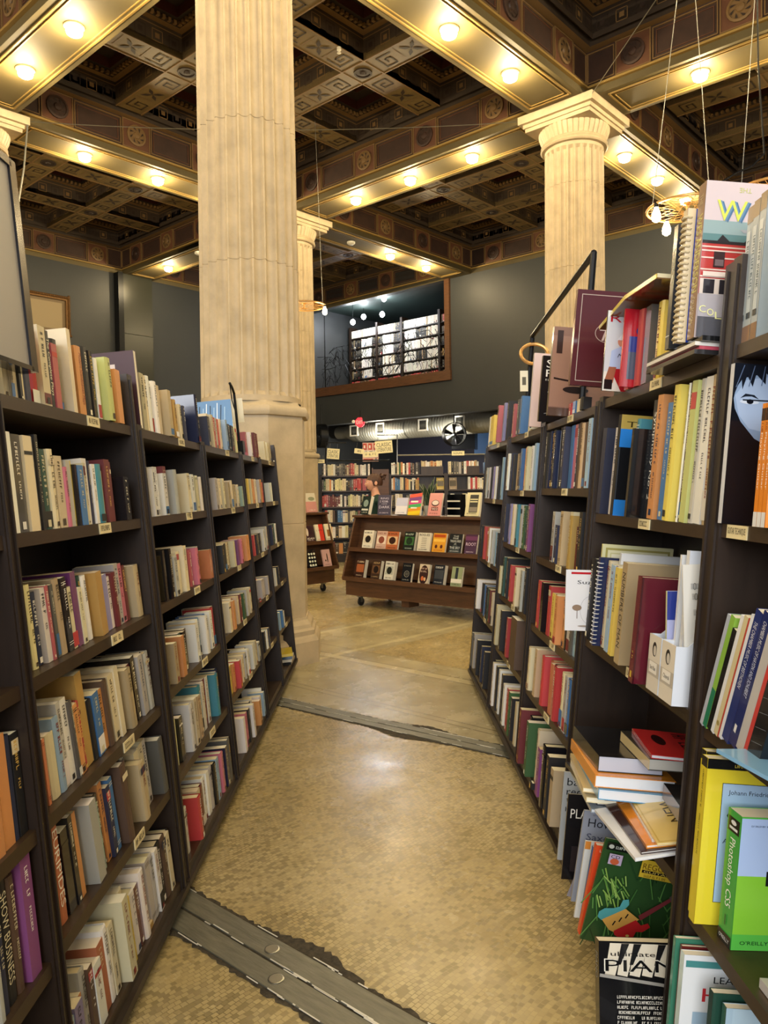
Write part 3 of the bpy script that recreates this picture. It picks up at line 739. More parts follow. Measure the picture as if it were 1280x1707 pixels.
def put_book(M, t, h, d, letter, rnd, label=None, group=None, title=None, tcol=None):
    """an individual book with its page block, or one more book of the far rows"""
    global n_single
    col = shade(PAL[letter][0], rnd); hard = rnd.random() < .45 and t > .012
    if label:
        cov = MB(); pg = MB(); book_geo(cov, pg, t, h, d, col, rnd, hard, True, title, tcol)
        o = cov.build('book', 'glossy' if rnd.random() < .35 else 'paint'); o.matrix_world = M
        pg.build('pages', 'pages', o); tag(o, label, 'book', group); n_single += 1; return o
    stuff.M = M; stuff_pages.M = M
    book_geo(stuff, stuff_pages, t, h, d, col, rnd, False, True)
    stuff.M = Matrix.Identity(4); stuff_pages.M = Matrix.Identity(4)

def row(side, k, s, start, toks, single=True, inset=.018, lean=0):
    """books of one shelf. token: colour, picture column where it ends (at the shelf), .height cm, p stick-out cm, l lean deg, "title\""""
    rnd = random.Random(side*1000+k*100+s*10+7)
    w_ = (LW if side < 0 else RW)[k][s]; lo, hi = (LU if side < 0 else RU)[k]
    prev = start; h = .2; rowl = []
    for tk in toks.split():
        m = TOK.match(tk.replace('_', ' '))
        L_, xe, hh, pp, ll, ti = m.groups()
        if hh: h = int(hh)/100 if len(hh) < 3 else int(hh)/1000
        rowl.append((L_, prev, int(xe), h, int(pp or 0)/100, float(ll) if ll else lean, ti)); prev = int(xe)
    for i, (L_, a, b, h, pr_, ln, ti) in enumerate(rowl):
        if L_ == 'Z': continue
        ua, ub = sorted((u_of(side, a, inset, w_), u_of(side, b, inset, w_)))
        ua = max(lo+.004, ua); ub = min(hi-.004, ub)
        if ub-ua < .004: continue
        full = ub-ua; t = full-.0008
        cov_vis = pr_ > 0.015
        if cov_vis: t = min(t, max(.008, full*.5))
        elif t > .048: t = .048
        # the thick side left over shows the cover, so the book stands at the far end of its place
        uc = ub-t/2-.0004
        hv = h*(1+rnd.uniform(-.015, .015))
        if side > 0 and s > 0: hv = min(hv, (LW if side < 0 else RW)[k][s-1]-w_-.034-.012)
        d = min(.24, hv*rnd.uniform(.66, .78))
        ins = inset+rnd.uniform(-.007, .009)-pr_
        if full-t > .02 and not cov_vis: ins -= .02
        ins = max(ins, -.12)
        if ln and side < 0: ln = ln*min(1, max(.1, (uc-lo)/(.3*(hi-lo))))
        M = frame(side, uc, max(ins, -.1), w_+.0006+t/2*abs(sin(radians(ln))))
        if ln: M = M @ Matrix.Rotation(radians(ln)*(1 if side > 0 else -1), 4, 'X')
        lab = grp = None
        if single:
            adj = 'slim ' if t < .014 else ('thick ' if t > .034 else '')
            end = 'left' if True else 'right'
            lab = f"{adj}{PAL[L_][1]} book, {ORDW[i]} from left, {SHW[s]}, {CASE[(side, k)]}"
            grp = f"books on the {SHW[s]} of the {CASE[(side, k)]}"
        put_book(M, t, hv, d, L_, rnd, lab, grp, ti)

# near left bookcase (left to right in the picture)
row(-1, 1, 0, 13, 'C22.18 T28 C35.19 K39 C47 N60 R72.21"_" C84.22 K93"The_Complete_Plays" D102.185 K112.21 C124.25p2 K133.22 O146.215"Modern_Scandinavian_Plays" K154.22 K165 W170.20 L183.21 O199.19 C206.18'.replace('"_"', ''), inset=.02)
row(-1, 1, 1, 29, 'W36.25 G51.25 C66.245 g74.25 K79.25 e92.215 C100.22 C113.20 p119.17 g126.19p1 Y132.195 K138.18 B147.18 C150.19 W158.205 N163.20 W168.19 q176.19 C180.17 M189.205 M193.20 K210.15', inset=.02)
row(-1, 1, 2, 57, 'y65.22 K69.17 N80.19 W88.20 D93 W97 G102.20 Z104 T114.21 K122 C132.18 P140.22 C146.17 e152.20 W159 A174.20 B177 V187.185 W195.17 M201.18 g207.205 p213 M220.19 T232.185 Y242.18', inset=.045, lean=4)
row(-1, 1, 3, 84, 'S88.17 C106.17 b115.20 g122.23 W131 G136.22 O144.20 R150.20 A161.27 K169.18 B179.19 O187.185 U193.21 C204.215 C210.23 T225.20 M232 K238.22 g247.215 K250 g257.205 R265.20 W271.19', inset=.03, lean=6)
row(-1, 1, 4, 104, 'S119.27"EURIPIDES" K133.22 K139.24 O147 g168.23 m179.20 G184.22 O190.24 N196.22 B202.23 U215.25 g222.24 N227 T240.20 C247.22 C253.23 g259 G272.20 W279.18 e285.24', inset=.03, lean=6)
row(-1, 1, 5, 118, 'K125.14 b133 V146.15 O152 g160.20 U167.19 W178.175 S188.20 W196.22 C203.21 C216.25 C224 Y228.21 W238.20 M244 W250.23 A256.2 g262.22 g268 W273 K280.22 U286 C291.21 K295 M299 W303', inset=.02, lean=5)
# bookcase at the left edge
row(-1, 0, 0, -60, 'C-20.18 T0'.replace('-20', '0')+' O8.17 C14.17 K20.17 W30.16', inset=.03)
row(-1, 0, 3, -14, 'O12.25 O28.25 N37.24 K51.235', inset=.02)
row(-1, 0, 4, 0, 'g10.22 N21.25 K37.27"SHOW_BUSINESS" U48.26 P68.28', inset=.02)
row(-1, 0, 5, 60, 'g74.17 R92.2', inset=.03)
# second left bookcase
row(-1, 2, 0, 238, 'C246.225 C250 W255 W260.215 W267.22 C273.21 T282.20 R286.205 A293.17 C303.16 G307 N313.17 N330.24', inset=.02)
row(-1, 2, 1, 247, 'T250.21 W259.185 g261 W267.20 W276.17 M281.20 g292.19 W296 T301.185 C312.18 W320.175 K324 C330 W337.17 Y344.155', inset=.02)
row(-1, 2, 2, 259, 'Y264.18 K276.20 K284 g292.17 C300.18 C307.20 T312 G317.18 D323.17 p329.17 M334 g338 S348.145', inset=.03)
row(-1, 2, 3, 274, 'T291.16 O303.17 e308 K313 U317 W329.17 W334.18 B337 W343 B346 W352 R357.19 C363 W370.19 R375 W381.18', inset=.03)
row(-1, 2, 4, 297, 'y303.18 K309 N314.17 W321.20 C328 T336.19 q341.22 W346 M351 W355 q363.20 V367 N372 W378.22 K384.22', inset=.03)
row(-1, 2, 5, 316, 'W322.18 R334.18 C340 M345 W350.19 W355 g360 K364 b368 p374.19 N379 G384.20 U388 T392 C397.19 e401 C405 W408', inset=.02)
# far left rows: too many to count one by one
F = dict(single=False)
row(-1, 3, 0, 343, 'N349.16 C353.18 K355 C358 O361 R364 g367 R370 C372 b376 K380.16 K384 G388 y392 W399.15', **F)
row(-1, 3, 1, 351, 'g358.17 C365 K369 C374 T379.15 C385.16 T391.14 C397 m403.13', **F)
row(-1, 3, 2, 363, 'K370.15 G374 C377 K380 C383 T386 C390 P396.15 p401 O411.16p3', **F)
row(-1, 3, 3, 378, 'C383.16 O388 W391 S394 C398 M402 E407.15 g412.16 C417', **F)
row(-1, 3, 4, 387, 'Y391.15 O394 R398 K400 C405 g409 W413.15 K415 W420 C425 g437.12p3', **F)
row(-1, 3, 5, 401, 'W408.19 p413 K417 W421 K424 W427 O431.15 W435 b439 W442.17', **F)
row(-1, 4, 0, 406, 'p410.2 K412 D414.17 W417 M424.18p2 M431 M436.17', **F)
row(-1, 4, 1, 411, 'Y414.17 C419 O422 C425 g430 O433 R437.15', **F)
row(-1, 4, 2, 418, 'R424.14 K427 G430 K433 W439.16 g447.17p2', **F)
row(-1, 4, 3, 425, 'R431.1 g440.13p2 g445', **F)
row(-1, 4, 4, 437, 'K440.14 W444.13 N447', **F)
row(-1, 5, 0, 439, 'C442.15 C446 T449 W453.1', **F)
row(-1, 5, 1, 445, 'W448.15 K450 W452', **F)
row(-1, 5, 2, 449, 'N453.16 e456 W459', **F)
row(-1, 5, 3, 457, 'W460.14 K463', **F)
row(-1, 5, 4, 463, 'b466.14 B469 W471.12', **F)
# near right bookcase
row(1, 1, 0, 1004, 'K1008.25 W1014.25 Z1045.27 W1050.25 R1064.26p2 R1076.26 G1090.255 Y1100.255 Y1111.26 K1118.1 W1126 g1134 K1140', inset=.02)
row(1, 1, 1, 987, 'p992.29l3 W997.3l3 R1001l3 N1013.32l3 W1018l3 T1024.31l3 Z1047.36 q1052.33l3 Z1073.3 K1083.38l3"Symphony_No._2" O1098.38l3 B1106.35l3 W1111.33l3 Y1126.395l3 W1129l3 U1134.40l3 L1143.41l3 g1152.41l3 W1168.42l3 T1178.42', inset=.02)
row(1, 1, 2, 976, 'K984.31l3 Z989.31 Z996.32 C1001.32l3 Z1006.31 b1011l3 P1015l3 Y1020l3 R1024l3 W1034.31l3 T1047.33l3"NUMBERS_OF_MAN" Z1066', inset=.0)
# second right bookcase
row(1, 2, 0, 886, 'N892.24 W897 Z952 R960.055 B967 C975 K984', inset=.02)
row(1, 2, 1, 908, 'K914.29 N920 K926 N932.28 K938.29 N944 B949.29 p954 N959 U963 T967.28 U971 K976 U980 b989.285 W998.29 g1002', inset=.02)
row(1, 2, 2, 921, 'g927.24 N935.18 T942.25 C948 A957.23 M961.19 g966.24 K974.25 K979.24 V986.27', inset=.02)
row(1, 2, 3, 893, 'W896.2 R903.24 K911 R915 Y920.21 U924 Y928.17 O934.22 O939.23 K943 g948.22 G952 b957 N961 R967', inset=.02)
row(1, 2, 4, 876, 'W881.25 K884.2 C889.22 G892 T903.24 R909.24 S914.23 S918 M922.24 R931.24 C937 g941 B946 N950 M955 T959 W962.16 S969.17', inset=.02)
row(1, 2, 5, 867, 'M874.28 K878 E886.27 C889 K895.3 P905.22 K913.28 K920.27 T928.24 K936.23 T943.2 S950.22 V954 N958.3 C963.31 W968', inset=.0)
row(1, 3, 0, 850, 'K855.2 D863.22 T866 G871 B880.23 O883 C890.19 W900.26 K903', **F)
row(1, 3, 1, 845, 'W852.24 N856 K862.23 T866 U870 B876.25 O880 C885 W892 b897.26', **F)
row(1, 3, 2, 843, 'N849.25 b852 V856 C861.25 T864 q868 g872 E876 e880 m883 P889.26 K892', **F)
row(1, 3, 3, 835, 'C840.18 e844.25 K850 R860.22 C867.23 W870 g874 K880.25', **F)
row(1, 3, 4, 826, 'C836.26 K844.26 R850.24 S853 U872.28p3 K877', **F)
row(1, 3, 5, 820, 'K823.28 W827 K830 W836.28 K840 W845.25 R849 E853 K858.24 C863 K869.22', **F)
row(1, 4, 0, 808, 'K812.24 C816 W819 Y830.23p2 C834 D840.27p1 V845 K849', **F)
row(1, 4, 1, 806, 'K812.24 g815 W819 K823 V827 W831 K836 b845.29', **F)
row(1, 4, 2, 799, 'b803.24 K809.25 R813 S817 W820 g826.24 b831 K835', **F)
row(1, 4, 3, 793, 'g797.23 W803 K807 B810 K813 e816 M820 C824 K829', **F)
row(1, 4, 4, 784, 'G790.27 g796 K802 N808.26 K813', **F)

# ------------------------------------------------------------------ printed things standing anywhere
def box_book(name, cat, label, M, Wc, H, Tk, cover, spine=None, art=None, sart=None, group=None, soft=False, gl=True, pages='e4ddc8'):
    """cover faces local -y (width along x), spine faces -x; corner at the origin"""
    mb = MB(); c = .0012 if soft else .0025; cc, sc_ = lin(cover), lin(spine or cover); n_ = .001 if soft else .003
    mb.box(0, Wc, 0, c, 0, H, cc); mb.box(0, Wc, Tk-c, Tk, 0, H, cc); mb.box(0, c, c, Tk-c, 0, H, sc_)
    mb.poly([(-.0003, 0, 0), (-.0003, 0, H), (-.0003, Tk, H), (-.0003, Tk, 0)], sc_)
    if art: art(Art(mb, Matrix(((1, 0, 0, 0), (0, 0, -1, -.0003), (0, 1, 0, 0), (0, 0, 0, 1)))), Wc, H)
    if sart: sart(Art(mb, Matrix(((0, 0, -1, -.0006), (-1, 0, 0, Tk), (0, 1, 0, 0), (0, 0, 0, 1)))), Tk, H)
    o = mb.build(name, 'glossy' if gl else 'paint', matrix=M)
    pg = MB(); pg.box(c, Wc-n_, c, Tk-c, n_, H-n_, lin(pages)); pg.build('pages', 'pages', o)
    return tag(o, label, cat, group)

# ------------------------------------------------------------------ wheeled display racks
def display_rack(M, L_, label, nc):
    root = empty('display_rack', M, label, 'display rack')
    def sidep(x0, x1):
        mb = MB(); prof = [(0, .36), (.88, .36), (.62, 1.17), (.26, 1.17)]
        i = mb.pts([(x0, y, z) for y, z in prof]+[(x1, y, z) for y, z in prof])
        mb.face((i+3, i+2, i+1, i)); mb.face((i+4, i+5, i+6, i+7))
        for k in range(4): mb.face((i+k, i+(k+1) % 4, i+4+(k+1) % 4, i+4+k))
        mb.build('side_panel', 'display_wood', root)
    sidep(0, .03); sidep(L_-.03, L_)
    def bx(n, *a):
        mb = MB(); mb.box(*a); return mb.build(n, 'display_wood', root)
    bx('top_board', -.02, L_+.02, .24, .64, 1.17, 1.2)
    mb = MB()
    for s_ in (0, 1):
        P = [(.03, .20, .40), (L_-.03, .20, .40), (L_-.03, .385, 1.17), (.03, .385, 1.17)]
        P = [(x, .88-y if s_ else y, z) for x, y, z in P]
        mb.box(.03, L_-.03, .43, .45, .38, 1.17) if s_ else None
        i = mb.pts(P+[(x, y+(.015 if not s_ else -.015), z) for x, y, z in P])
        for q in ((0, 1, 2, 3), (7, 6, 5, 4), (0, 4, 5, 1), (1, 5, 6, 2), (2, 6, 7, 3), (3, 7, 4, 0)): mb.face([i+k for k in q])
    mb.build('sloping_back', 'display_wood', root)
    for z, y in ((.38, -.005), (.76, .115)):
        s_ = bx('shelf', .03, L_-.03, y+.0, .88-y, z-.025, z)
        e = MB(); e.box(.03, L_-.03, y-.012, y+.008, z-.035, z+.018); e.build('lip', 'display_wood', s_)
    bx('base_box', .03, L_-.06, .05, .83, .145, .36)
    bx('foot_block', L_*.42, L_*.42+.12, .1, .3, .06, .145)
    for x in (.2, L_-.2):
        for y in (.15, .73):
            c_ = MB(); c_.box(x-.03, x+.03, y-.03, y+.03, .115, .145); c_.box(x-.022, x-.018, y-.015, y+.03, .05, .115); c_.box(x+.018, x+.022, y-.015, y+.03, .05, .115)
            ob = c_.build('caster', 'metal_steel', root)
            v = MB(); v.M = Matrix.Translation((x, y+.01, .056)); v.lathe([(.02, -.016), (.052, -.015), (.055, -.008), (.055, .008), (.052, .015), (.02, .016)], 20, axis='x'); v.build('wheel', 'rubber', ob, True)
    return root
def gM(p, q, ang=0, z=0): return MG @ Matrix.Translation((p, q, z)) @ Matrix.Rotation(ang, 4, 'Z')
M1 = gM(-3.42, 1.62, -pi/2); RL = 2.3
display_rack(M1, RL, 'wide wheeled wooden display rack of face-out books at the end of the aisle', 1)
M2 = gM(-4.62, 2.72, 0); 
display_rack(M2, 2.25, 'second wheeled wooden display rack partly hidden behind the massive column', 2)

def lx(M, px, y, z):
    """local x on a rack line (local y, z) met by picture column px"""
    o = M @ Vector((0, y, z)) - Vector((0, 0, EYE)); dx = M.to_3x3() @ Vector((1, 0, 0)); k = (px-640)/F_PX
    return (k*o.dot(fw)-o.dot(rt))/(dx.dot(rt)-k*dx.dot(fw))
rd = random.Random(77)
def face_out(M, px0, px1, y, z, H, cover, art, label, group, Tk=.025, lean=14, W=None, pages='e4ddc8', spine=None, yaw=0):
    x0 = lx(M, px0, y, z); x1 = lx(M, px1, y, z)
    Wc = W or min(.2, (x1-x0)*.86)
    Mm = M @ Matrix.Translation((x0, y, z+.001+Tk*sin(radians(lean)))) @ Matrix.Rotation(radians(yaw), 4, 'Z') @ Matrix.Rotation(radians(-lean), 4, 'X')
    return box_book('displayed_book', 'book', label, Mm, Wc, H, Tk, cover, spine, art, group=group, soft=True, pages=pages)
def A_(f): return f
def words_art(bg2=None, tops=(), ink='f0eadb', seed=1, extra=None):
    def f(A, W, H):
        r = random.Random(seed)
        if bg2: A.rect(0, 0, W, H*.5, bg2)
        if extra: extra(A, W, H)
        for (t, x, y, w_, h_) in tops: A.text(t, W*x, H*y, W*w_, H*h_, ink)
        A.words(W*.15, H*.08, W*.7, H*.05, ink, r)
    return f
g1 = 'books standing on top of the wide display rack'; g2 = 'face-out books on the upper ledge of the wide display rack'; g3 = 'face-out books on the lower ledge of the wide display rack'
ZT = 1.2
face_out(M1, 600, 621, .33, ZT, .25, '22302c', words_art(extra=lambda A, W, H: (A.oval(W*.5, H*.6, W*.3, H*.2, '8fa39a'), A.rect(W*.1, H*.2, W*.8, H*.1, 'd8dad0')), seed=2), 'dark green book with white lettering, leftmost on top of display rack', g1, Tk=.05, yaw=-14)
face_out(M1, 629, 655, .34, ZT, .265, '4a4250', words_art(tops=(('RING', .2, .78, .6, .1), ('DARK', .1, .33, .8, .13)), ink='d8ccd8', seed=3, extra=lambda A, W, H: (A.words(W*.15, H*.63, W*.7, H*.09, 'd8ccd8', random.Random(8)), A.words(W*.3, H*.53, W*.4, H*.05, 'd8ccd8', random.Random(9)))), 'grey purple book lettered DARK in front of the woman', g1, W=.2, lean=8, yaw=14)
face_out(M1, 658, 680, .33, ZT, .22, 'c8cbe4', words_art(bg2='e9e6ea', ink='6870a0', seed=4), 'pale lavender and white book, open-fanned, left of the rainbow one', g1, Tk=.07)
def rainbow(A, W, H):
    for i, c_ in enumerate(('f0d020', 'e89a20', '3fb060', 'd8308a', '7a2a80', 'e8452a')): A.poly([(0, H*(i/6)), (W, H*(i/6+.08)), (W, H*(i/6+.25)), (0, H*(i/6+.17))], c_)
    A.rect(W*.15, H*.62, W*.6, H*.08, 'f6f0e0'); A.rect(W*.2, H*.32, W*.5, H*.07, 'f6f0e0')
face_out(M1, 679, 708, .33, ZT, .27, 'e2b21e', rainbow, 'rainbow coloured bright book on top of the display rack', g1, Tk=.03)
face_out(M1, 712, 744, .32, ZT, .29, 'e59a92', words_art(extra=lambda A, W, H: (A.oval(W*.5, H*.55, W*.3, H*.14, '5a3330'), A.oval(W*.5, H*.57, W*.25, H*.1, 'f2ddd0'), A.rect(W*.25, H*.22, W*.5, H*.16, '7a2f30'), A.text('903', W*.3, H*.24, W*.4, H*.11, 'f2ddd0')), ink='7a3a38', seed=5), 'salmon pink book with a round drawing, on top of the display rack', g1, W=.205)
face_out(M1, 774, 804, .32, ZT, .29, 'e6dcae', words_art(extra=lambda A, W, H: (A.rect(W*.25, H*.15, W*.6, H*.75, '3b3a36'), A.rect(W*.28, H*.68, W*.54, H*.05, 'e6dcae'), A.rect(W*.28, H*.58, W*.54, H*.05, 'e6dcae'), A.rect(W*.28, H*.18, W*.54, H*.2, '8d8578')), ink='3b3a36', seed=6), 'cream book with dark printed panel, rightmost on top of display rack', g1, W=.205, Tk=.04)
# black wire tray between the pink and cream books
x0 = lx(M1, 746, .33, ZT); tr = empty('letter_tray', M1 @ Matrix.Translation((x0, .33, ZT)), 'black tiered tray with white edges beside the salmon pink book', 'tray')
mb = MB(); mb.box(0, .19, .10, .115, 0, .27); mb.build('back', 'metal_black', tr)
for z in (0, .09, .18): mb = MB(); mb.box(0, .19, 0, .10, z, z+.006); s_ = mb.build('tier', 'metal_black', tr); mb = MB(); mb.box(-.002, .192, -.004, 0, z, z+.018); mb.build('white_edge', 'white_paint', s_)
for x in (0, .184): mb = MB(); mb.box(x, x+.006, 0, .10, .0, .27); mb.build('side', 'metal_black', tr)
# snake plant
pp = M1 @ Vector((lx(M1, 714, .47, ZT), .47, ZT)); pt = empty('snake_plant', pp, 'snake plant with upright dark pointed leaves in a grey pot on the display rack', 'plant')
mb = MB(); mb.lathe([(.05, 0), (.065, .10), (.068, .13), (.06, .13), (.055, .11), (.01, .11)], 20, cap=False); mb.build('pot', 'ceramic', pt, True)
for i in range(10):
    a_ = i*2.4; h = rd.uniform(.28, .42); tl = rd.uniform(.03, .14); mb = MB(); n = 7; wv = .042
    L1, L2, Cn = [], [], []
    for k in range(n+1):
        f = k/n; ww = wv*(sin(pi*min(1, f*.9+.12))**.7)*(1-f**4)+.001; r_ = .02+tl*f*f; tw = a_+f*.5
        cx, cy, cz = r_*cos(a_), r_*sin(a_), .1+h*f
        L1.append((cx-ww*sin(tw), cy+ww*cos(tw), cz)); L2.append((cx+ww*sin(tw), cy-ww*cos(tw), cz)); Cn.append((cx-.006*cos(a_), cy-.006*sin(a_), cz))
    i0 = mb.pts(L1+Cn+L2)
    for k in range(n):
        mb.face((i0+k, i0+k+1, i0+n+2+k, i0+n+1+k)); mb.face((i0+n+1+k, i0+n+2+k, i0+2*n+3+k, i0+2*n+2+k))
    lf = mb.build('leaf', 'leaf', pt, True)
    e = MB(); e.tube(L1, .0016, 4); e.tube(L2, .0016, 4); e.build('pale_margin', 'leaf_edge', lf)

def two_tone(c1, c2, ink, seed, tops=(), oval=None):
    def ex(A, W, H):
        A.rect(W*.08, H*.28, W*.84, H*.45, c2)
        if oval: A.oval(W*.5, H*.5, W*.28, H*.2, oval)
        A.words(W*.1, H*.82, W*.8, H*.09, ink, random.Random(seed+50))
    return words_art(extra=ex, ink=ink, seed=seed, tops=tops)
up_row = [(603, 622, 'e2dccb', two_tone('', 'cfc6b2', '241c18', 11, oval='241c18'), 'white book with a black looping shape, leftmost on the upper ledge', .05),
          (625, 645, 'c9a898', two_tone('', 'e4d2c0', '7a2a24', 12, oval='8a4a3a'), 'pinkish beige book with small figures, second on upper ledge', .04),
          (642, 668, 'b5643c', two_tone('', 'd8b48a', '2c1c14', 13, oval='3a2016'), 'orange brown illustrated book, third on upper ledge', .03),
          (671, 692, '1d241e', two_tone('', '3f6a3a', 'cfe0c8', 14, oval='20331f'), 'black and green book with light lettering, middle of upper ledge', .05),
          (694, 720, 'dcd4bf', words_art(tops=(('ROGUES', .1, .82, .8, .12),), ink='2a2620', seed=15, extra=lambda A, W, H: [A.rect(W*.3, H*(.2+.1*k), W*.4, H*.02, '7a7262') for k in range(6)]), 'off-white book titled ROGUES on the upper ledge', .03),
          (719, 745, 'e0a030', words_art(ink='a8321c', seed=16, extra=lambda A, W, H: (A.rect(W*.06, H*.78, W*.88, H*.16, 'b8501c'), A.rect(W*.06, H*.55, W*.88, H*.14, 'f0c050'), A.oval(W*.3, H*.3, W*.1, H*.1, '5a2a18'), A.oval(W*.7, H*.3, W*.1, H*.1, '5a2a18'))), 'golden yellow book on the upper ledge beside ROGUES', .03),
          (746, 771, '1b1d1d', words_art(ink='d6d8d2', seed=17, tops=(('THE', .3, .84, .4, .07), ('FOUR', .3, .72, .4, .09), ('TREASURES', .08, .56, .84, .12), ('OF', .42, .44, .16, .07), ('THE SKY', .1, .22, .8, .12)), extra=lambda A, W, H: A.poly([(0, 0), (W, 0), (W*.5, H*.6)], '3b423f')), 'black book with white title lettering, near right end of upper ledge', .03),
          (773, 796, '4a2a44', words_art(ink='e2c8da', seed=18, tops=(('ROOT', .08, .42, .84, .16),), extra=lambda A, W, H: A.rect(0, H*.7, W, H*.2, '6d3a60')), 'purple book titled ROOT at right end of upper ledge', .03)]
for a0, a1, cv, ar, lb, tk in up_row: face_out(M1, a0, a1, .16, .762, .235, cv, ar, lb, g2, Tk=tk)
lo_row = [(591, 609, '3a2218', two_tone('', 'a05a34', 'e0c8a8', 21), 'dark brown book with orange picture, leftmost on the lower ledge', .06),
          (617, 635, '3e2c20', two_tone('', '6a4a30', 'c8a878', 22, oval='251a12'), 'brown book with a dark figure, second on the lower ledge', .055),
          (639, 659, 'd4d2c6', two_tone('', 'a9aca0', '1e1e1a', 23, oval='26281f'), 'pale book with black animal silhouette, third on the lower ledge', .06),
          (668, 690, '16171a', words_art(ink='b9b6a8', seed=24, extra=lambda A, W, H: (A.ring(W*.5, H*.42, W*.26, H*.17, W*.03, 'a9a698'), A.oval(W*.5, H*.42, W*.17, H*.1, '55544c'), A.words(W*.15, H*.82, W*.7, H*.07, '8a877a', random.Random(4)))), 'black book with a pale circular emblem, middle of the lower ledge', .035),
          (696, 718, 'cfc0a6', words_art(ink='3a1a14', seed=25, extra=lambda A, W, H: (A.oval(W*.5, H*.45, W*.44, H*.5, '3a211a'), A.words(W*.18, H*.72, W*.64, H*.09, 'd8b8a0', random.Random(5)), A.words(W*.14, H*.57, W*.72, H*.09, 'd8b8a0', random.Random(6)), A.oval(W*.4, H*.25, W*.14, H*.12, 'c86a3a'), A.oval(W*.65, H*.22, W*.1, H*.1, 'e0b080'))), 'cream edged book with dark arch and orange shapes on lower ledge', .04),
          (721, 743, '1c1d20', two_tone('', '3a3d40', 'd6d6d0', 26), 'black book with white brush lettering on the lower ledge', .06),
          (750, 774, '8f9a72', words_art(ink='1c1c18', seed=27, extra=lambda A, W, H: (A.rect(W*.35, H*.35, W*.25, H*.6, '20241c'), A.rect(0, H*.18, W, H*.2, 'e6e2d2'))), 'green book with black figure and white band, right on lower ledge', .03)]
for a0, a1, cv, ar, lb, tk in lo_row: face_out(M1, a0, a1, .045, .382, .235, cv, ar, lb, g3, Tk=tk, W=.155)
g4 = 'face-out books on the rack behind the column'
face_out(M2, 512, 540, .33, ZT, .30, 'c98f88', words_art(ink='f0e6d8', seed=31, extra=lambda A, W, H: (A.rect(0, H*.55, W, H*.45, 'cfc8b4'), A.oval(W*.6, H*.7, W*.3, H*.1, '8a8f74'))), 'pink and grey landscape book standing on rack beside the column', g4, W=.22)
face_out(M2, 512, 526, .15, .762, .25, '38222a', words_art(ink='f0e8e0', seed=32, tops=(('JOAN', .08, .12, .84, .14),), extra=lambda A, W, H: A.oval(W*.2, H*.6, W*.14, H*.25, 'd8c8b8')), 'dark plum book lettered JOAN on rack beside the column', g4, W=.17)
face_out(M2, 529, 546, .15, .762, .26, 'e4dcc4', words_art(ink='c8402c', seed=33, extra=lambda A, W, H: (A.rect(W*.45, 0, W*.55, H, 'd83a2c'), A.words(W*.1, H*.6, W*.8, H*.1, '7a2a20', random.Random(2)))), 'cream and red striped book on the upper ledge beside the column', g4, W=.16)
face_out(M2, 545, 559, .15, .762, .26, 'e6dfc4', words_art(ink='8a5a3a', seed=34, extra=lambda A, W, H: A.rect(W*.25, H*.25, W*.5, H*.4, '9a6a38')), 'cream book with a brown square picture beside the red striped one', g4, W=.14)
face_out(M2, 516, 531, .04, .382, .28, '17181a', words_art(ink='e8e8de', seed=35, extra=lambda A, W, H: [A.oval(W*(.2+.3*(k % 3)), H*(.15+.2*(k//3)), W*.11, H*.06, 'dfe4d4') for k in range(12)]), 'black book with white blotches on the lower ledge beside the column', g4, W=.17)
face_out(M2, 541, 556, .04, .382, .26, 'd2a9a6', words_art(ink='3a2422', seed=36, extra=lambda A, W, H: (A.oval(W*.55, H*.5, W*.07, H*.28, '1c1a1c'), A.oval(W*.3, H*.35, W*.08, H*.06, '1c1a1c'))), 'dusty pink book with a slim black figure, lower ledge by the column', g4, W=.16)

# ------------------------------------------------------------------ back bookcases, square to the aisle
def fM(x, y, z): return Matrix(((0, -1, 0, x), (1, 0, 0, y), (0, 0, 1, z), (0, 0, 0, 1)))
def back_case(x0, x1, Y, ws, label, d=.3):
    root = empty('bookcase', ((x0+x1)/2, Y+d/2, 0), label, 'bookcase', 'bookcases at the far end of the room')
    cx, cy = (x0+x1)/2, Y+d/2
    def bx(n, a0, a1, b0, b1, c0, c1, m='dark_wood'):
        mb = MB(); mb.box(a0-cx, a1-cx, b0-cy, b1-cy, c0, c1); return mb.build(n, m, root)
    bx('side_panel', x0-.04, x0, Y, Y+d, 0, ws[0]+.02); bx('side_panel', x1, x1+.04, Y, Y+d, 0, ws[0]+.02); bx('back_panel', x0, x1, Y+d-.015, Y+d, 0, ws[0]+.02, 'shelf_wood')
    for z in ws: bx('shelf', x0, x1, Y+.005, Y+d-.015, z-.03, z, 'shelf_wood')
    bx('kick_board', x0, x1, Y+.02, Y+.04, 0, ws[-1]-.03)
def fill(x0, x1, Y, z, pal, seed, hmin=.2, hmax=.27, gap=.0):
    r = random.Random(seed); x = x0+.005; blk = None
    while x < x1-.03:
        t = r.uniform(.022, .05)
        if r.random() < gap: x += r.uniform(.05, .2); continue
        if x+t > x1: break
        L_ = r.choice(pal); h = r.uniform(hmin, hmax)
        put_book(fM(x+t/2, Y+.01+r.uniform(0, .03), z+.0005), t-.001, h, .19, L_, r); x += t
def fillp(x0, x1, Y, z, toks, h=.25):
    """toks: letters with counts, evenly spread"""
    r = random.Random(int(x0*100+z*37)); seq = ''.join(L_*int(n) for L_, n in re.findall(r'([A-Za-z_])(\d)', toks)); n = len(seq); t = (x1-x0-.01)/n
    for i, L_ in enumerate(seq):
        if L_ != '_': put_book(fM(x0+.005+t*(i+.5), Y+.01+r.uniform(0, .025), z+.0005), t-.001, h*r.uniform(.86, 1.05), .19, L_, r)
BZ = [1.84, 1.52, 1.18, .85, .52, .18]
XA0, XA1, YA = at(536, 800, 16.3).x, at(617, 800, 16.3).x, 16.3
back_case(XA0, XA1, YA, BZ, 'dark bookcase at the back behind the woman, under the classic literature sign')
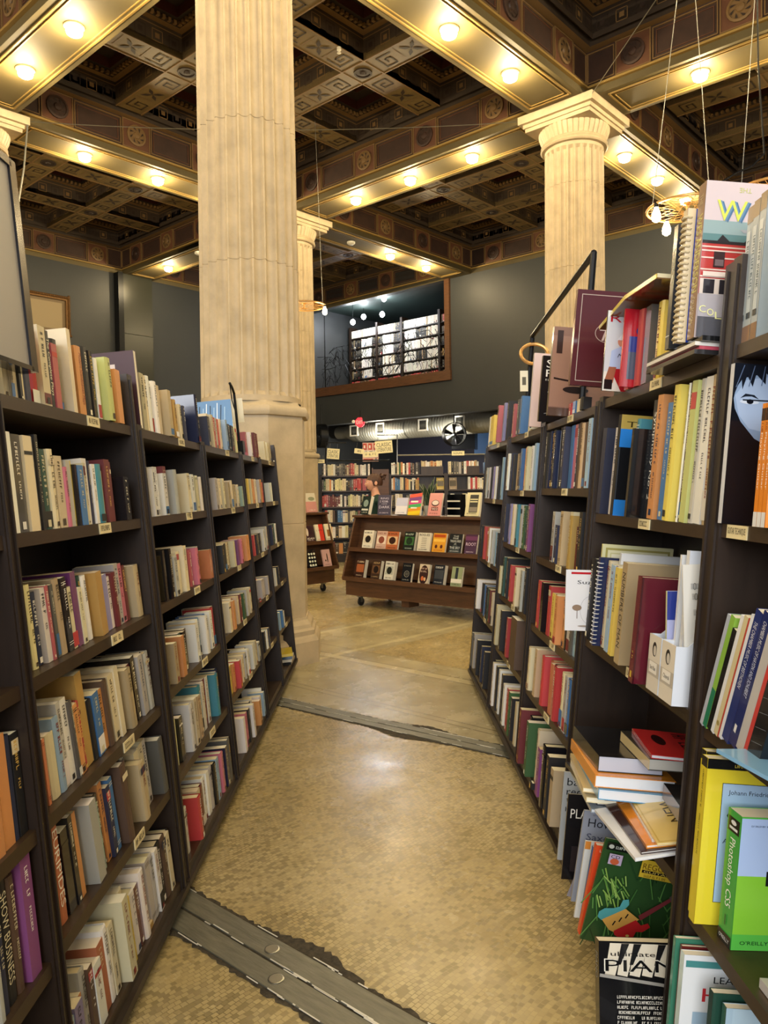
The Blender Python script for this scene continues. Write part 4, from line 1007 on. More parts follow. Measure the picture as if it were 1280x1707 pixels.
fillp(XA0, XA1, YA, BZ[0], 'k1W1K1C3W1K2G2K1U1C1M1R2C2G1W3K1W1'.replace('k', 'K'))
fillp(XA0, XA1, YA, BZ[1], 'G1E1C2O1W1K1y4C2K2G2R4M1D2K1_1')
fillp(XA0, XA1, YA, BZ[2], 'R2D1M6W1K1W1K1y2C3W1K1C2W1K1')
fillp(XA0, XA1, YA, BZ[3], 'K1R1W1C1U1_1B2W1C1G1C2E1M1W2_1K1')
fillp(XA0, XA1, YA, BZ[4], 'K1N1O1W1K1C1W1y1K1G1W1m1W1C1K1')
fillp(XA0, XA1, YA, BZ[5], 'y1C1M1U1O1K1K1G1W1C1K1R1')
XB0, XB1, XC1, YB = at(652, 800, 15.9).x, at(742, 800, 15.9).x, at(812, 800, 15.9).x, 15.9
back_case(XB0, XB1-.02, YB, BZ, 'dark bookcase at the back, directly above the rainbow and pink books')
back_case(XB1+.06, XC1, YB, BZ, 'dark bookcase at the back right, partly hidden by right-hand bookcases')
fillp(XB0, XB0+.6, YB, BZ[0], 'W2K1C1E1O1W1K1W1R1K1U1K1G1K1')
fillp(XB1+.07, XC1, YB, BZ[0], 'C1K1G2g1K1W1R1R1W1_2_2B1', .26)
fillp(XB0, XB0+.58, YB, BZ[1], 'W1O1B3C2K1O2C1K1W1K1A2')
fillp(XC1-.4, XC1, YB, BZ[1], 'W1R1W1R1C1W1C1K1')
fillp(XB0, XB1-.05, YB, BZ[2], 'K1W1C1_1G1W1K1C1U1K1W1G1_1W1')
fillp(XB1+.1, XC1, YB, BZ[2], 'W1K2C1W1K1W2G1')
for z in BZ[3:]: fill(XB0, XB1-.05, YB, z, 'WCKUGMRTB', int(z*77)); fill(XB1+.1, XC1, YB, z, 'WCKUGMRTB', int(z*91))
for (x0, x1, z, lb) in ((XB0+.62, XB1-.04, BZ[0], 'low brown wooden box with small books on top, back bookcase under the fan'), (XC1-.42, XC1-.16, BZ[0], 'smaller brown wooden box with cream books at back right')):
    cr = empty('wooden_box', ((x0+x1)/2, YB+.13, z), lb, 'box'); w2 = (x1-x0)/2
    for nm, a in (('front', (-w2, w2, -.12, -.108, 0, .15)), ('back', (-w2, w2, .108, .12, 0, .15)), ('side', (-w2, -w2+.012, -.108, .108, 0, .15)), ('side', (w2-.012, w2, -.108, .108, 0, .15)), ('lid', (-w2, w2, -.12, .12, .15, .16))):
        mb = MB(); mb.box(*a); mb.build(nm, 'shelf_wood', cr)
    fill(x0, x1, YB, z+.16, 'CTWTCO', int(x0*50), .09, .12)
for px, cv, z, lb in ((728, 'b59a3c', BZ[1], 'olive yellow face-out book on the back bookcase near the plant'), (749, '8d7a66', BZ[1], 'grey brown face-out book on the back right bookcase')):
    x0 = at(px, 805, YB).x; box_book('displayed_book', 'book', lb, Matrix.Translation((x0, YB+.06, z)) @ Matrix.Rotation(radians(-8), 4, 'X'), .16, .25, .02, cv, None, two_tone('', '4a4238', 'e0d8c0', int(px)), soft=True)
# brown end panel standing beside the back bookcase
mb = MB(); a0, a1 = at(622, 800, 15.6).x, at(648, 800, 15.9).x; mb.M = Matrix.Translation((a0, 15.7, 0)); mb.box(0, a1-a0, 0, .04, 0, 1.95); mb.box(-.03, 0, -.02, .06, 0, 1.98)
tag(mb.build('end_panel', 'display_wood'), 'tall brown wooden end panel just behind the woman', 'panel')

# ------------------------------------------------------------------ pipe rails and hanging signs above the back bookcases
def pipe(name, pts, r, label, m='metal_black', cat='pipe rail', parts=None):
    o0 = Vector(pts[0][0]); root = empty(name, o0, label, cat)
    for i, p in enumerate(pts):
        mb = MB(); mb.tube([Vector(q)-o0 for q in p], r, 8); mb.build('pipe', m, root, True)
    return root
Yp = 16.35
pipe('pipe_rail', [[at(543, 780, Yp), at(543, 738, Yp), at(577, 738, Yp)], [at(546, 768, Yp), at(649, 767, Yp)]], .014, 'thin pipe frame above the left back bookcase')
Yq = 15.95
pipe('pipe_rail', [[at(628, 725, Yq), at(662, 725, Yq), at(662, 782, Yq)], [at(662, 759, Yq), at(808, 757, Yq), at(808, 782, Yq)]], .014, 'long pipe rail above the right back bookcases', 'metal_steel')
def sign(x0, x1, y0, y1, Y, txt, label, cord=.25, col='e8dfb0', ink='24201a', yaw=0):
    a, b = at(x0, y0, Y), at(x1, y1, Y); W_, H_ = b.x-a.x, a.z-b.z
    root = empty('hanging_sign', Matrix.Translation((a.x, Y, b.z)) @ Matrix.Rotation(radians(yaw), 4, 'Y'), label, 'sign', 'cream section signs over the back bookcases')
    mb = MB(); mb.box(0, W_, 0, .015, 0, H_, lin(col)); A = Art(mb, Matrix(((1, 0, 0, 0), (0, 0, -1, -.0005), (0, 1, 0, 0), (0, 0, 0, 1))))
    n = len(txt)
    for i, t in enumerate(txt):
        hh = H_*.8/n
        if t == '~': A.words(W_*.12, H_*.3, W_*.76, H_*.4, ink, random.Random(x0))
        else: A.text(t, W_*.08, H_*.1+hh*(n-1-i)+hh*.08, W_*.84, hh*.8, ink)
    mb.build('board', 'paint', root)
    for k in (.2, .8): mb = MB(); mb.tube([(W_*k, .007, H_), (W_*k, .007, H_+cord)], .004, 5); mb.build('cord', 'metal_steel', root)
    return root
sign(626, 655, 736, 756, 15.9, ['CLASSIC', 'LITERATURE'], 'larger cream sign reading CLASSIC LITERATURE above the woman', .09, yaw=-4)
sign(544, 565, 747, 764, 16.3, ['CLASSIC', 'LITERATURE'], 'smaller cream CLASSIC LITERATURE sign next to the middle far column', .1, yaw=5)
sign(590, 606, 747, 755, 16.3, ['~'], 'small narrow cream sign, left of the red and white poster', .12, yaw=8)
sign(606, 630, 754, 762, 15.8, ['~'], 'narrow cream sign hanging under the red and white poster', .1, yaw=-3)
sign(753, 774, 752, 759, 15.85, ['~'], 'small cream sign hanging under the round fan', .02)
sign(529, 541, 766, 772, 16.1, ['~'], 'tiny cream sign beside the column at the left of back shelves', .08)
a, b = at(604, 738, 17.5), at(631, 769, 17.5); W_, H_ = b.x-a.x, a.z-b.z
mb = MB(); mb.M = Matrix.Translation((a.x, 17.5, b.z)); mb.box(0, W_, 0, .02, 0, H_, lin('e0b8ac')); A = Art(mb, Matrix(((1, 0, 0, 0), (0, 0, -1, -.0005), (0, 1, 0, 0), (0, 0, 0, 1))))
for k in range(3): A.rect(W_*(.03+.33*k), H_*.62, W_*.24, H_*.34, 'c2402e'); A.rect(W_*(.08+.33*k), H_*.7, W_*.1, H_*.16, 'f0e4d4')
A.rect(W_*.03, H_*.22, W_*.94, H_*.36, 'f0e6d8'); A.text('ANTI', W_*.06, H_*.26, W_*.6, H_*.28, '1e1a1a'); A.text('K', W_*.8, H_*.02, W_*.16, H_*.2, '1e1a1a'); A.rect(W_*.05, H_*.04, W_*.6, H_*.1, 'b8382a')
mb.M = Matrix.Identity(4)
pst = mb.build('poster_board', 'paint'); tag(pst, 'red and white poster board with black letters ANTI behind signs', 'poster')
mb = MB(); mb.tube([(a.x+W_/2, 17.53, 0), (a.x+W_/2, 17.53, a.z)], .015, 6); mb.build('stand', 'metal_black', pst)

# ------------------------------------------------------------------ annex: duct, vents, exit sign, fans
du = empty('air_duct', gM(PW+1.1, 9.0, pi/2, 3.36), 'large round silver ventilation duct running along the passage', 'duct')
mb = MB(); prof = []
for k in range(-36, 21):
    x = k*.1; prof += [(.325, x), (.33, x+.005), (.325, x+.01)]
prof = [(.2, -3.9), (.31, -3.75)]+prof+[(.31, 2.3), (.22, 2.5), (.2, 3.0)]
mb.lathe(prof, 32, axis='x'); mb.build('tube', 'duct_steel', du, True)
for x in (-3.1, 0, 2.0): mb = MB(); mb.tube([(x, 0, .33), (x, 0, .5)], .01, 6); mb.lathe([(.335, x-.015), (.335, x+.015)], 32, axis='x', cap=False); mb.build('strap', 'metal_steel', du)
for qx in (6.95, 8.25, 9.9, 11.0):
    mb = MB(); x = qx-9.0
    for a in ((x-.17, x+.17, .30, .345, .13, .17), (x-.17, x+.17, .30, .345, -.17, -.13), (x-.17, x-.13, .30, .345, -.13, .13), (x+.13, x+.17, .30, .345, -.13, .13)): mb.box(*a)
    vt = mb.build('vent_frame', 'white_paint', du)
    mb = MB()
    for k in range(9): mb.box(x-.13+k*.029, x-.123+k*.029, .31, .335, -.13, .13)
    mb.build('louvre', 'metal_steel', vt)
M_ = gM(PW-.08, 0, 0); dE = at(600, 704, 22.8)
ex = empty('exit_sign', Matrix.Translation(at(600, 704, 22.6)), 'red illuminated EXIT sign hanging below the far wall', 'sign')
mb = MB(); n = 8; mb.M = Matrix.Rotation(-.3, 4, 'Z'); mb.lathe([(.13, -.03), (.15, -.02), (.15, .02), (.13, .03)], 8, axis='y', a0=pi/8); mb.build('housing', 'exit_red', ex)
mb = MB(); mb.M = Matrix.Rotation(-.3, 4, 'Z'); A = Art(mb, Matrix(((1, 0, 0, -.1), (0, 0, -1, -.032), (0, 1, 0, -.05), (0, 0, 0, 1)))); A.text('EXIT', 0, 0, .2, .1, 'ffffff'); mb.build('lettering', 'paint', ex)
for s_ in (-.19, .19): mb = MB(); mb.M = Matrix.Translation((s_, 0, .02)); mb.lathe([(.02, .03), (.045, 0), (.05, -.04), (.04, -.045)], 14, axis='y'); mb.build('emergency_lamp', 'white_paint', ex, True)
mb = MB(); mb.tube([(0, 0, .14), (0, 0, .35)], .012, 6); mb.build('stem', 'metal_black', ex)
def drum_fan(c, R, yaw, top, label):
    f = empty('drum_fan', Matrix.Translation(c) @ Matrix.Rotation(yaw, 4, 'Z'), label, 'fan')
    mb = MB(); mb.lathe([(R-.02, -.12), (R, -.11), (R, .11), (R-.02, .12), (R-.02, .09), (R-.02, -.1)], 40, axis='y', cap=False); mb.build('housing', 'metal_black', f, True)
    mb = MB()
    for k in range(9): mb.tube([((R*k/9+.03)*cos(a_*pi/16), -.12, (R*k/9+.03)*sin(a_*pi/16)) for a_ in range(32)], .0035, 4, closed=True)
    for k in range(12): g = k*pi/6; mb.tube([(.05*cos(g), -.122, .05*sin(g)), (R*cos(g), -.12, R*sin(g))], .004, 4)
    mb.build('grille', 'metal_black', f)
    mb = MB(); mb.M = Matrix.Rotation(pi/2, 4, 'X')
    mb.lathe([(.05, -.09), (.06, .0), (.05, .1), (.03, .125)], 16)
    for k in range(5):
        g = k*2*pi/5; mb.M = Matrix.Rotation(g, 4, 'Y') @ Matrix.Rotation(.5, 4, 'Z'); mb.poly([(-.03, 0, .05), (.03, 0, .05), (.09, 0, R*.9), (-.08, 0, R*.85)]); mb.poly([(-.03, .004, .05), (-.08, .004, R*.85), (.09, .004, R*.9), (.03, .004, .05)])
    mb.build('blades', 'metal_black', f)
    mb = MB(); mb.tube([(0, 0, R), (0, 0, top-c[2])], .02, 8); mb.build('stem', 'metal_black', f)
drum_fan(at(757, 724, 20.95), .32, .2, 4.1, 'round black drum fan hanging at the right end of the duct')
drum_fan(at(536, 727, 23.2), .36, -1.2, 4.1, 'dark drum fan half hidden beside the far column')
mb = MB(); a, b = at(752, 690, 23), at(800, 748, 23); mb.box(a.x, b.x-.15, 23, 23.1, b.z, a.z+.1); ob = mb.build('speaker_cabinet', 'metal_black'); tag(ob, 'large black cabinet hung behind the drum fan at right', 'cabinet')
mb = MB(); mb.box(a.x, b.x-.15, 22.97, 23.1, a.z+.1, a.z+.2); mb.build('wooden_top', 'display_wood', ob)
mb = MB(); a, b = at(790, 678, 23.2), at(807, 757, 23.2); mb.box(a.x, b.x+.3, 23.2, 23.24, b.z, a.z, lin('3c5f8e')); tag(mb.build('blue_door', 'paint'), 'blue painted door panel at the far right behind the books', 'door')
mb = MB(); a, b = at(790, 680, 23.1), at(806, 692, 23.1); mb.box(a.x, b.x+.3, 23.14, 23.19, b.z, a.z); o = mb.build('transom_light', 'glass_blue'); tag(o, 'pale blue lit transom above the blue door', 'window')
point('annex_fill', gM(PW+.5, 9.8, 0, 2.9).translation, 70, (1, .93, .8), .1); point('annex_fill', gM(PW+.5, 7.2, 0, 2.9).translation, 60, (1, .95, .85), .1)  # fill lights added without fixtures to brighten the duct and passage

# ------------------------------------------------------------------ gallery behind the window
def gal(): 
    PB = PW+1.9
    root = empty('gallery_bookcase', gM(PB, 9.5, 0, 4.42), 'black bookcase behind the gallery window with blocks of white books', 'bookcase')
    def bx(n, *a):
        mb = MB(); mb.box(*a); return mb.build(n, 'dark_wood', root)
    zs_ = [.40+.335*k for k in range(6)]
    for z in zs_: bx('shelf', 0, .28, -2.2, 2.7, z-.03, z)
    for q in (-2.2, -1.0, .48, 1.52, 2.7): bx('post', -.02, .28, q-.04, q+.04, 0, 2.45)
    bx('back_panel', .27, .29, -2.2, 2.7, 0, 2.1); 
    pat = ['RRRRRRRRR', 'WKWWWKW', 'WKWWWWW', 'WWWWKWW', 'KWWKWKW', 'WWKWWWW']
    rows = {0: 'RURURURRUR', 1: 'WWWWWKWK', 2: 'WKWKWKWK', 3: 'WWWKWKWK', 4: 'WKWKWKWK', 5: 'WWWKWWWW'}
    for k, z in enumerate(zs_):
        r = random.Random(k); pt_ = rows[k]; n = len(pt_); q0, q1 = -1.0, 2.66; U = (q1-q0)/n
        for i, L_ in enumerate(pt_):
            q = q0+i*U
            while q < q0+(i+1)*U-.02:
                t = r.uniform(.03, .05); put_book(gM(PB+.01, q+t/2+9.5, 0, 4.42+z) , t-.002, .26*r.uniform(.92, 1.05) if k < 5 else .24, .2, L_ if r.random() < .93 else 'T', r); q += t
        q = -2.15
        while q < -1.1:
            t = r.uniform(.04, .07); put_book(gM(PB+.01, q+t/2+9.5, 0, 4.42+z), t-.003, r.uniform(.14, .25), .2, r.choice('TUKCAT' if k < 3 else 'KUWRK'), r); q += t
gal()
ne = empty('gallery_net', gM(PW+.35, 9.5, 0, 4.66), 'black tangled wire net across the gallery window', 'net'); mb = MB(); r = random.Random(4)
for k in range(130):
    q = r.uniform(-2.6, 2.5); z = r.uniform(0, 1.1); mb.tube([(0, q, z), (r.uniform(-.02, .02), q+r.uniform(-.25, .25), min(1.25, z+r.uniform(.1, .35))), (0, q+r.uniform(-.4, .4), max(0, min(1.25, z+r.uniform(-.3, .4))))], .008, 4)
mb.build('wires', 'metal_black', ne)
for q in (-2.5, -.9, 2.3): mb = MB(); mb.tube([(0, q, -.2), (0, q, 2.3 if q > 0 else 1.3)], .02, 6); mb.build('post', 'metal_black', ne)
pa = empty('gallery_painting', gM(PW+1.8, 7.4, -pi/2, 6.62), 'green and grey picture hanging high inside the gallery at right', 'picture')
mb = MB(); mb.box(-.45, .75, -.03, 0, -.02, .36, lin('3c4a3a')); A = Art(mb, Matrix(((1, 0, 0, -.43), (0, 0, -1, -.031), (0, 1, 0, 0), (0, 0, 0, 1)))); A.rect(0, 0, .7, .34, '6d7868'); A.rect(.7, 0, .46, .34, '4fae5a'); A.poly([(.1, 0), (.5, .05), (.65, .3), (.2, .28)], '8b9080'); mb.build('canvas', 'paint', pa)
for px, py, Y in ((588, 537, 24.2), (637, 524, 23.6), (606, 528, 24.6), (640, 498, 23.4)):
    p_ = at(px, py, Y); b_ = empty('gallery_bulb', p_, {588: 'lower left bright white bulb in the gallery', 637: 'brightest white bulb in the gallery, under the green picture', 606: 'small white bulb between the two bright gallery bulbs', 640: 'white bulb near the gallery ceiling'}[px], 'light bulb', 'white bulbs in the gallery')
    mb = MB(); mb.lathe([(.01, -.09), (.06, -.06), (.08, 0), (.06, .05), (.03, .08)], 14); mb.build('bulb', 'bulb_cool', b_, True); mb = MB(); mb.tube([(0, 0, .08), (0, 0, 7.3-p_.z)], .006, 5); mb.build('cord', 'metal_black', b_)
    point('gallery_light', p_+Vector((0, -.15, -.12)), 20, (.9, .95, 1), .06)

# ------------------------------------------------------------------ bicycle wheel pendants and wires
def wheel(c, top, label, bulbs, R=.315):
    w_ = empty('wheel_pendant', c, label, 'pendant lamp', 'bicycle wheel pendants'); n = 40
    mb = MB(); mb.tube([(R*cos(2*pi*k/n), R*sin(2*pi*k/n), 0) for k in range(n)], .011, 8, closed=True); mb.build('rim', 'brass_wire', w_, True)
    mb = MB(); mb.lathe([(.012, -.05), (.03, -.045), (.03, -.03), (.014, -.02), (.014, .02), (.03, .03), (.03, .045), (.012, .05)], 14); mb.build('hub', 'brass_wire', w_, True)
    mb = MB()
    for k in range(36):
        g = 2*pi*k/36; h = g+(.9 if k % 2 else -.9); z = .04 if k % 4 < 2 else -.04
        mb.tube([(.028*cos(h), .028*sin(h), z), (R*cos(g), R*sin(g), 0)], .0022, 4)
    mb.build('spokes', 'brass_wire', w_)
    for g, dz in bulbs:
        b_ = MB(); b_.M = Matrix.Translation((R*cos(g), R*sin(g), dz)); b_.lathe([(.008, -.15), (.03, -.135), (.036, -.105), (.03, -.075), (.018, -.045), (.016, -.03)], 16); ob = b_.build('bulb', 'bulb', w_, True)
        s_ = MB(); s_.M = Matrix.Translation((R*cos(g), R*sin(g), dz)); s_.lathe([(.018, -.032), (.02, -.01), (.015, .005)], 12); s_.build('socket', 'metal_black', ob, True)
        point('pendant_light', Vector(c)+Vector((R*cos(g)*1.15, R*sin(g)*1.15, dz-.24)), 5, (1, .75, .42), .04)
    for t_, g in top:
        mb = MB(); mb.tube([(R*.9*cos(g), R*.9*sin(g), 0), Vector(t_)-Vector(c)], .0035, 5); mb.build('wire', 'metal_steel', w_)
wc = at(1146, 347, 6.3)
wheel(wc, [(at(1140, -100, 6.2), 2.6), (at(1152, -100, 6.4), .5)], 'bicycle wheel pendant lamp with two bulbs, left of the pair at right', [(3.5, .0), (1.75, .03)])
wc2 = at(1290, 318, 6.3)
wheel(wc2, [(at(1262, -60, 6.2), 2.2)], 'bicycle wheel pendant cut by the right picture edge', [(4.9, 0)])
wc3 = at(507, 510, 11.5)
wheel(wc3, [(at(525, 202, 11.55), 0.3)], 'small bicycle wheel pendant in front of the middle far column', [(-.2, 0), (2.4, 0)])
def wire(name, pts, r, label, m='metal_steel'):
    mb = MB(); o0 = Vector(pts[0]); mb.tube([Vector(p)-o0 for p in pts], r, 5); o = mb.build(name, m, None, True); o.location = o0; tag(o, label, 'cable')
def cornr(p, q, a, b): return MG @ Vector((SP*p+a, SQ*q+b, ZS-.06))
def sag(a, b, s_, n=12): a, b = Vector(a), Vector(b); return [a.lerp(b, k/n)-Vector((0, 0, s_*4*(k/n)*(1-k/n))) for k in range(n+1)]
wire('stay_cable', sag(cornr(-1, 1, .61, -.61), cornr(0, 0, -.61, .61), .12), .006, 'thin cable stretched from left column to right column')
wire('stay_cable', sag(cornr(0, 0, -.61, -.61), cornr(-1, -1, .61, .61), .02), .006, 'thin cable rising from the right column capital to the upper edge')
wire('draped_cable', [at(46, 208, 10.9), at(40, 280, 10.9), at(30, 345, 10.9), at(20, 420, 10.9), at(18, 600, 10.9)], .012, 'grey cord hanging beside the left edge column')
pk = empty('cable_swag', wc2+Vector((-.3, 0, .1)), 'black looping cable above the right wheel pendant', 'cable'); mb = MB()
mb.tube([(-.12, 0, -.02), (.0, 0, .05), (.12, 0, .1), (.22, 0, .2), (.17, 0, .9), (.13, 0, 3.2)], .008, 6); mb.build('cable', 'metal_black', pk, True)
# smoke detectors
for px, py, Y, lb in ((585, 402, 17.6, 'small white smoke detector on the beam past the middle column'), (565, 79, 9.7, 'tiny white sprinkler head under the coffered ceiling at top centre'), (331, 419, 18.8, 'white round detector on the far beam left of the massive column')):
    p_ = at(px, py, Y); s_ = MB(); zc = ZS if py > 300 else ZS+.65; s_.lathe([(.05, 0), (.09, -.005), (.09, -.04), (.06, -.065), (.01, -.07)] if py > 300 else [(.03, 0), (.03, -.04), (.012, -.06), (.03, -.08), (.005, -.085)], 20)
    k = (zc-EYE)/(p_.z-EYE); o = s_.build('smoke_detector', 'white_paint', None, True); o.location = Vector((p_.x*k, p_.y*k, zc-.012 if py > 300 else zc)); tag(o, lb, 'smoke detector')

# ------------------------------------------------------------------ the woman behind the display rack
def skin_obj(name, m, verts, edges, rad, parent=None, sub=2, root=0):
    me = bpy.data.meshes.new(name); me.from_pydata(verts, edges, []); me.materials.append(MATS[m]); o = bpy.data.objects.new(name, me); C.objects.link(o)
    sk = o.modifiers.new('skin', 'SKIN'); sk.use_smooth_shade = True
    if not me.skin_vertices: pass
    for i, r_ in enumerate(rad): v = me.skin_vertices[0].data[i]; v.radius = r_ if isinstance(r_, tuple) else (r_, r_); v.use_root = (i == root)
    s_ = o.modifiers.new('sub', 'SUBSURF'); s_.levels = sub; s_.render_levels = sub
    if parent: o.parent = parent
    return o
PX = at(627, 800, 11.35); px0, py0 = PX.x, 11.35
wm = empty('person', Matrix.Translation((px0, py0, -.0)) @ Matrix.Rotation(radians(200), 4, 'Z') @ Matrix.Diagonal((1.1, 1.1, .99, 1)), 'woman in profile with brown hair in a messy bun and dark green top', 'person')
# local: faces +x, left side +y, height about 1.74
V = [(0, 0, .96), (0, 0, 1.12), (.01, 0, 1.28), (0, 0, 1.40), (.005, 0, 1.47), (.025, 0, 1.545), (.04, 0, 1.63)]
E_ = [(0, 1), (1, 2), (2, 3), (3, 4), (4, 5), (5, 6)]; Rd = [(.13, .16), (.105, .125), (.11, .14), (.085, .11), (.05, .05), (.054, .054), (.06, .055)]
for s_ in (1, -1):
    b0 = len(V); V += [(0, s_*.155, 1.395), (-.02, s_*.2, 1.14), (.06, s_*.19, .92), (.09, s_*.185, .85)]; E_ += [(3, b0), (b0, b0+1), (b0+1, b0+2), (b0+2, b0+3)]; Rd += [.05, .038, .026, (.02, .035)]
    for k in range(4):
        f0 = len(V); y = s_*(.185+(.016*(k-1.5))*1); L_ = (.07, .08, .076, .06)[k]
        V += [(.105+.012*k*0, y, .80), (.115, y, .80-L_*.5), (.11, y, .80-L_)]; E_ += [(b0+3, f0), (f0, f0+1), (f0+1, f0+2)]; Rd += [.010, .009, .008]
    f0 = len(V); V += [(.125, s_*.16, .835), (.14, s_*.155, .79)]; E_ += [(b0+3, f0), (f0, f0+1)]; Rd += [.011, .009]
    l0 = len(V); V += [(0, s_*.09, .88), (.01, s_*.095, .50), (-.02, s_*.10, .10), (.0, s_*.10, .045), (.13, s_*.115, .03)]; E_ += [(0, l0), (l0, l0+1), (l0+1, l0+2), (l0+2, l0+3), (l0+3, l0+4)]; Rd += [.095, .058, .04, .038, (.03, .045)]
skin_obj('body', 'skin', V, E_, Rd, wm)
def head():
    mb = MB(); nu, nv = 28, 22; ids = []
    for j in range(nv+1):
        th = pi*j/nv; ring_ = []
        for i in range(nu):
            ph = 2*pi*i/nu; x, y, z = sin(th)*cos(ph), sin(th)*sin(ph), cos(th)
            X, Y_, Z = x*.098, y*.074, z*.118
            if z < 0: 
                f = -z; X = X*(1-.28*f)+.028*f*(1 if True else 0); Y_ *= (1-.30*f)
            front = max(0, x)
            if front > .55:
                dy = math.exp(-(y/.16)**2)
                X += .030*dy*math.exp(-((z+.17)/.13)**2)            # nose
                X += .006*dy*math.exp(-((z+.46)/.07)**2)*1.2        # lips
                X += .010*math.exp(-(y/.25)**2)*math.exp(-((z+.8)/.13)**2)  # chin
                X -= .008*math.exp(-((abs(y)-.33)/.12)**2)*math.exp(-((z-.05)/.1)**2)  # eye sockets
                X += .004*math.exp(-((z-.22)/.08)**2)
            ring_.append((.045+X, Y_, 1.655+Z))
        ids.append(mb.pts(ring_))
    for j in range(nv):
        for i in range(nu): mb.face((ids[j]+i, ids[j+1]+i, ids[j+1]+(i+1) % nu, ids[j]+(i+1) % nu))
    for s_ in (1, -1):
        mb.M = Matrix.Translation((.035, s_*.073, 1.65)) @ Matrix.Rotation(s_*pi/2, 4, 'X') @ Matrix.Diagonal((1, 1.5, 1, 1)); mb.lathe([(.006, 0), (.019, -.004), (.021, -.014), (.014, -.016)], 12); mb.M = Matrix.Identity(4)
    return mb.build('head', 'skin', wm, True)
hd = head()
for s_ in (1, -1):
    mb = MB(); mb.col = lin('f0eee8'); mb.M = Matrix.Translation((.128, s_*.026, 1.66)) @ Matrix.Diagonal((.5, 1, .6, 1)); mb.lathe([(.002, -.013), (.010, -.008), (.013, 0), (.010, .008), (.002, .013)], 12); mb.build('eye', 'paint', hd)
mb = MB(); mb.col = lin('9c4a44'); mb.M = Matrix.Translation((.131, 0, 1.602)) @ Matrix.Diagonal((.4, 1, .4, 1)); mb.lathe([(.002, -.01), (.018, -.004), (.02, 0), (.018, .004), (.002, .01)], 12); mb.build('lips', 'paint', hd)
mb = MB(); nu, nv = 26, 16; ids = []
for j in range(nv+1):
    th = pi*.64*j/nv
    R_ = []
    for i in range(nu):
        ph = 2*pi*i/nu; x, y, z = sin(th)*cos(ph), sin(th)*sin(ph), cos(th)
        w_ = 1+.03*sin(9*ph+4*th)
        cut = 1 if x < .45 else max(.0, 1-(x-.45)*1.2)
        zz = z if (x < .35 or z > .25) else .25+(z-.25)*.1
        R_.append((.03+x*.108*w_ if x > 0 else .03+x*.118*w_, y*.084*w_, 1.668+zz*.128*w_))
    ids.append(mb.pts(R_))
for j in range(nv):
    for i in range(nu): mb.face((ids[j]+i, ids[j+1]+i, ids[j+1]+(i+1) % nu, ids[j]+(i+1) % nu))
hr = mb.build('hair', 'hair', wm, True)
mb = MB(); r = random.Random(2)
for k in range(26):
    g = r.uniform(0, 2*pi); cx = Vector((-.092+r.uniform(-.02, .02), r.uniform(-.02, .02), 1.745+r.uniform(-.02, .02))); R2 = r.uniform(.02, .036); ax = Vector((r.uniform(-1, 1), r.uniform(-1, 1), r.uniform(-1, 1))).normalized(); q1 = ax.orthogonal().normalized(); q2 = ax.cross(q1)
    mb.tube([cx+q1*(R2*cos(g+t_*.55))+q2*(R2*sin(g+t_*.55)) for t_ in range(9)], .010, 5)
for k in range(10):
    g = r.uniform(0, 2*pi); mb.tube([(-.09+.03*cos(g), .03*sin(g), 1.75), (-.09+.05*cos(g), .05*sin(g), 1.77+r.uniform(-.02, .02)), (-.095+.06*cos(g), .06*sin(g), 1.765+r.uniform(-.03, .02))], .0018, 4)
mb.build('bun', 'hair', hr, True)
V = [(0, 0, .90), (0, 0, 1.10), (.01, 0, 1.27), (0, 0, 1.395), (.003, 0, 1.50)]; E_ = [(0, 1), (1, 2), (2, 3), (3, 4)]; Rd = [(.15, .175), (.125, .145), (.128, .158), (.10, .125), (.06, .064)]
for s_ in (1, -1): b0 = len(V); V += [(0, s_*.16, 1.392), (-.015, s_*.195, 1.20), (-.018, s_*.2, 1.15)]; E_ += [(3, b0), (b0, b0+1), (b0+1, b0+2)]; Rd += [.066, .056, .054]
skin_obj('green_top', 'green_cloth', V, E_, Rd, wm)
V = [(0, 0, .97)]; E_ = []; Rd = [(.14, .165)]
for s_ in (1, -1): b0 = len(V); V += [(0, s_*.09, .86), (.01, s_*.095, .50), (-.02, s_*.10, .12)]; E_ += [(0, b0), (b0, b0+1), (b0+1, b0+2)]; Rd += [.108, .075, .06]
skin_obj('trousers', 'trouser', V, E_, Rd, wm)
for s_ in (1, -1):
    mb = MB(); mb.M = Matrix.Translation((0, s_*.105, 0)); mb.prism([(-.08, -.035), (.05, -.045), (.17, -.03), (.19, 0), (.17, .035), (.05, .045), (-.08, .035)], .0, .05); mb.build('shoe', 'rubber', wm)

# ------------------------------------------------------------------ things on and above the side bookcases
# pipe rail over the second right bookcase
def onR(px, d, w_): u = u_of(1, px, d, w_); return frame(1, u, d, w_).translation
a = onR(990, .06, 2.63); 
def dn(p, w0): return frame(1, p.y, .06, w0).translation
b = frame(1, 4.9, .06, 2.52).translation
pipe('pipe_rail', [[dn(a, 1.885), a], [a, b], [b, dn(b, 1.885)]], .015, 'dark pipe rail standing on the second right bookcase, sloping in perspective')
mb = MB(); cH = b+Vector((0, -.05, -.12)); mb.tube([(.085*cos(k*pi/12), .0+.06*sin(k*pi/12)*.3, .065*sin(k*pi/12)) for k in range(24)], .011, 8, closed=True); o = mb.build('wooden_hoop', 'brass_wire', None, True); o.location = cH; tag(o, 'tan wooden hoop hung on the far end of the pipe rail', 'hoop')
mb = MB(); mb.M = Matrix.Translation(b+Vector((-.06, -.02, -.22))); mb.box(-.025, .025, -.003, .003, -.13, 0, lin('e2dcc4')); mb.box(-.012, .012, -.0045, -.003, -.09, -.04, lin('55503f')); o = mb.build('hanging_tag', 'paint'); tag(o, 'cream tag hanging under the wooden hoop', 'tag')
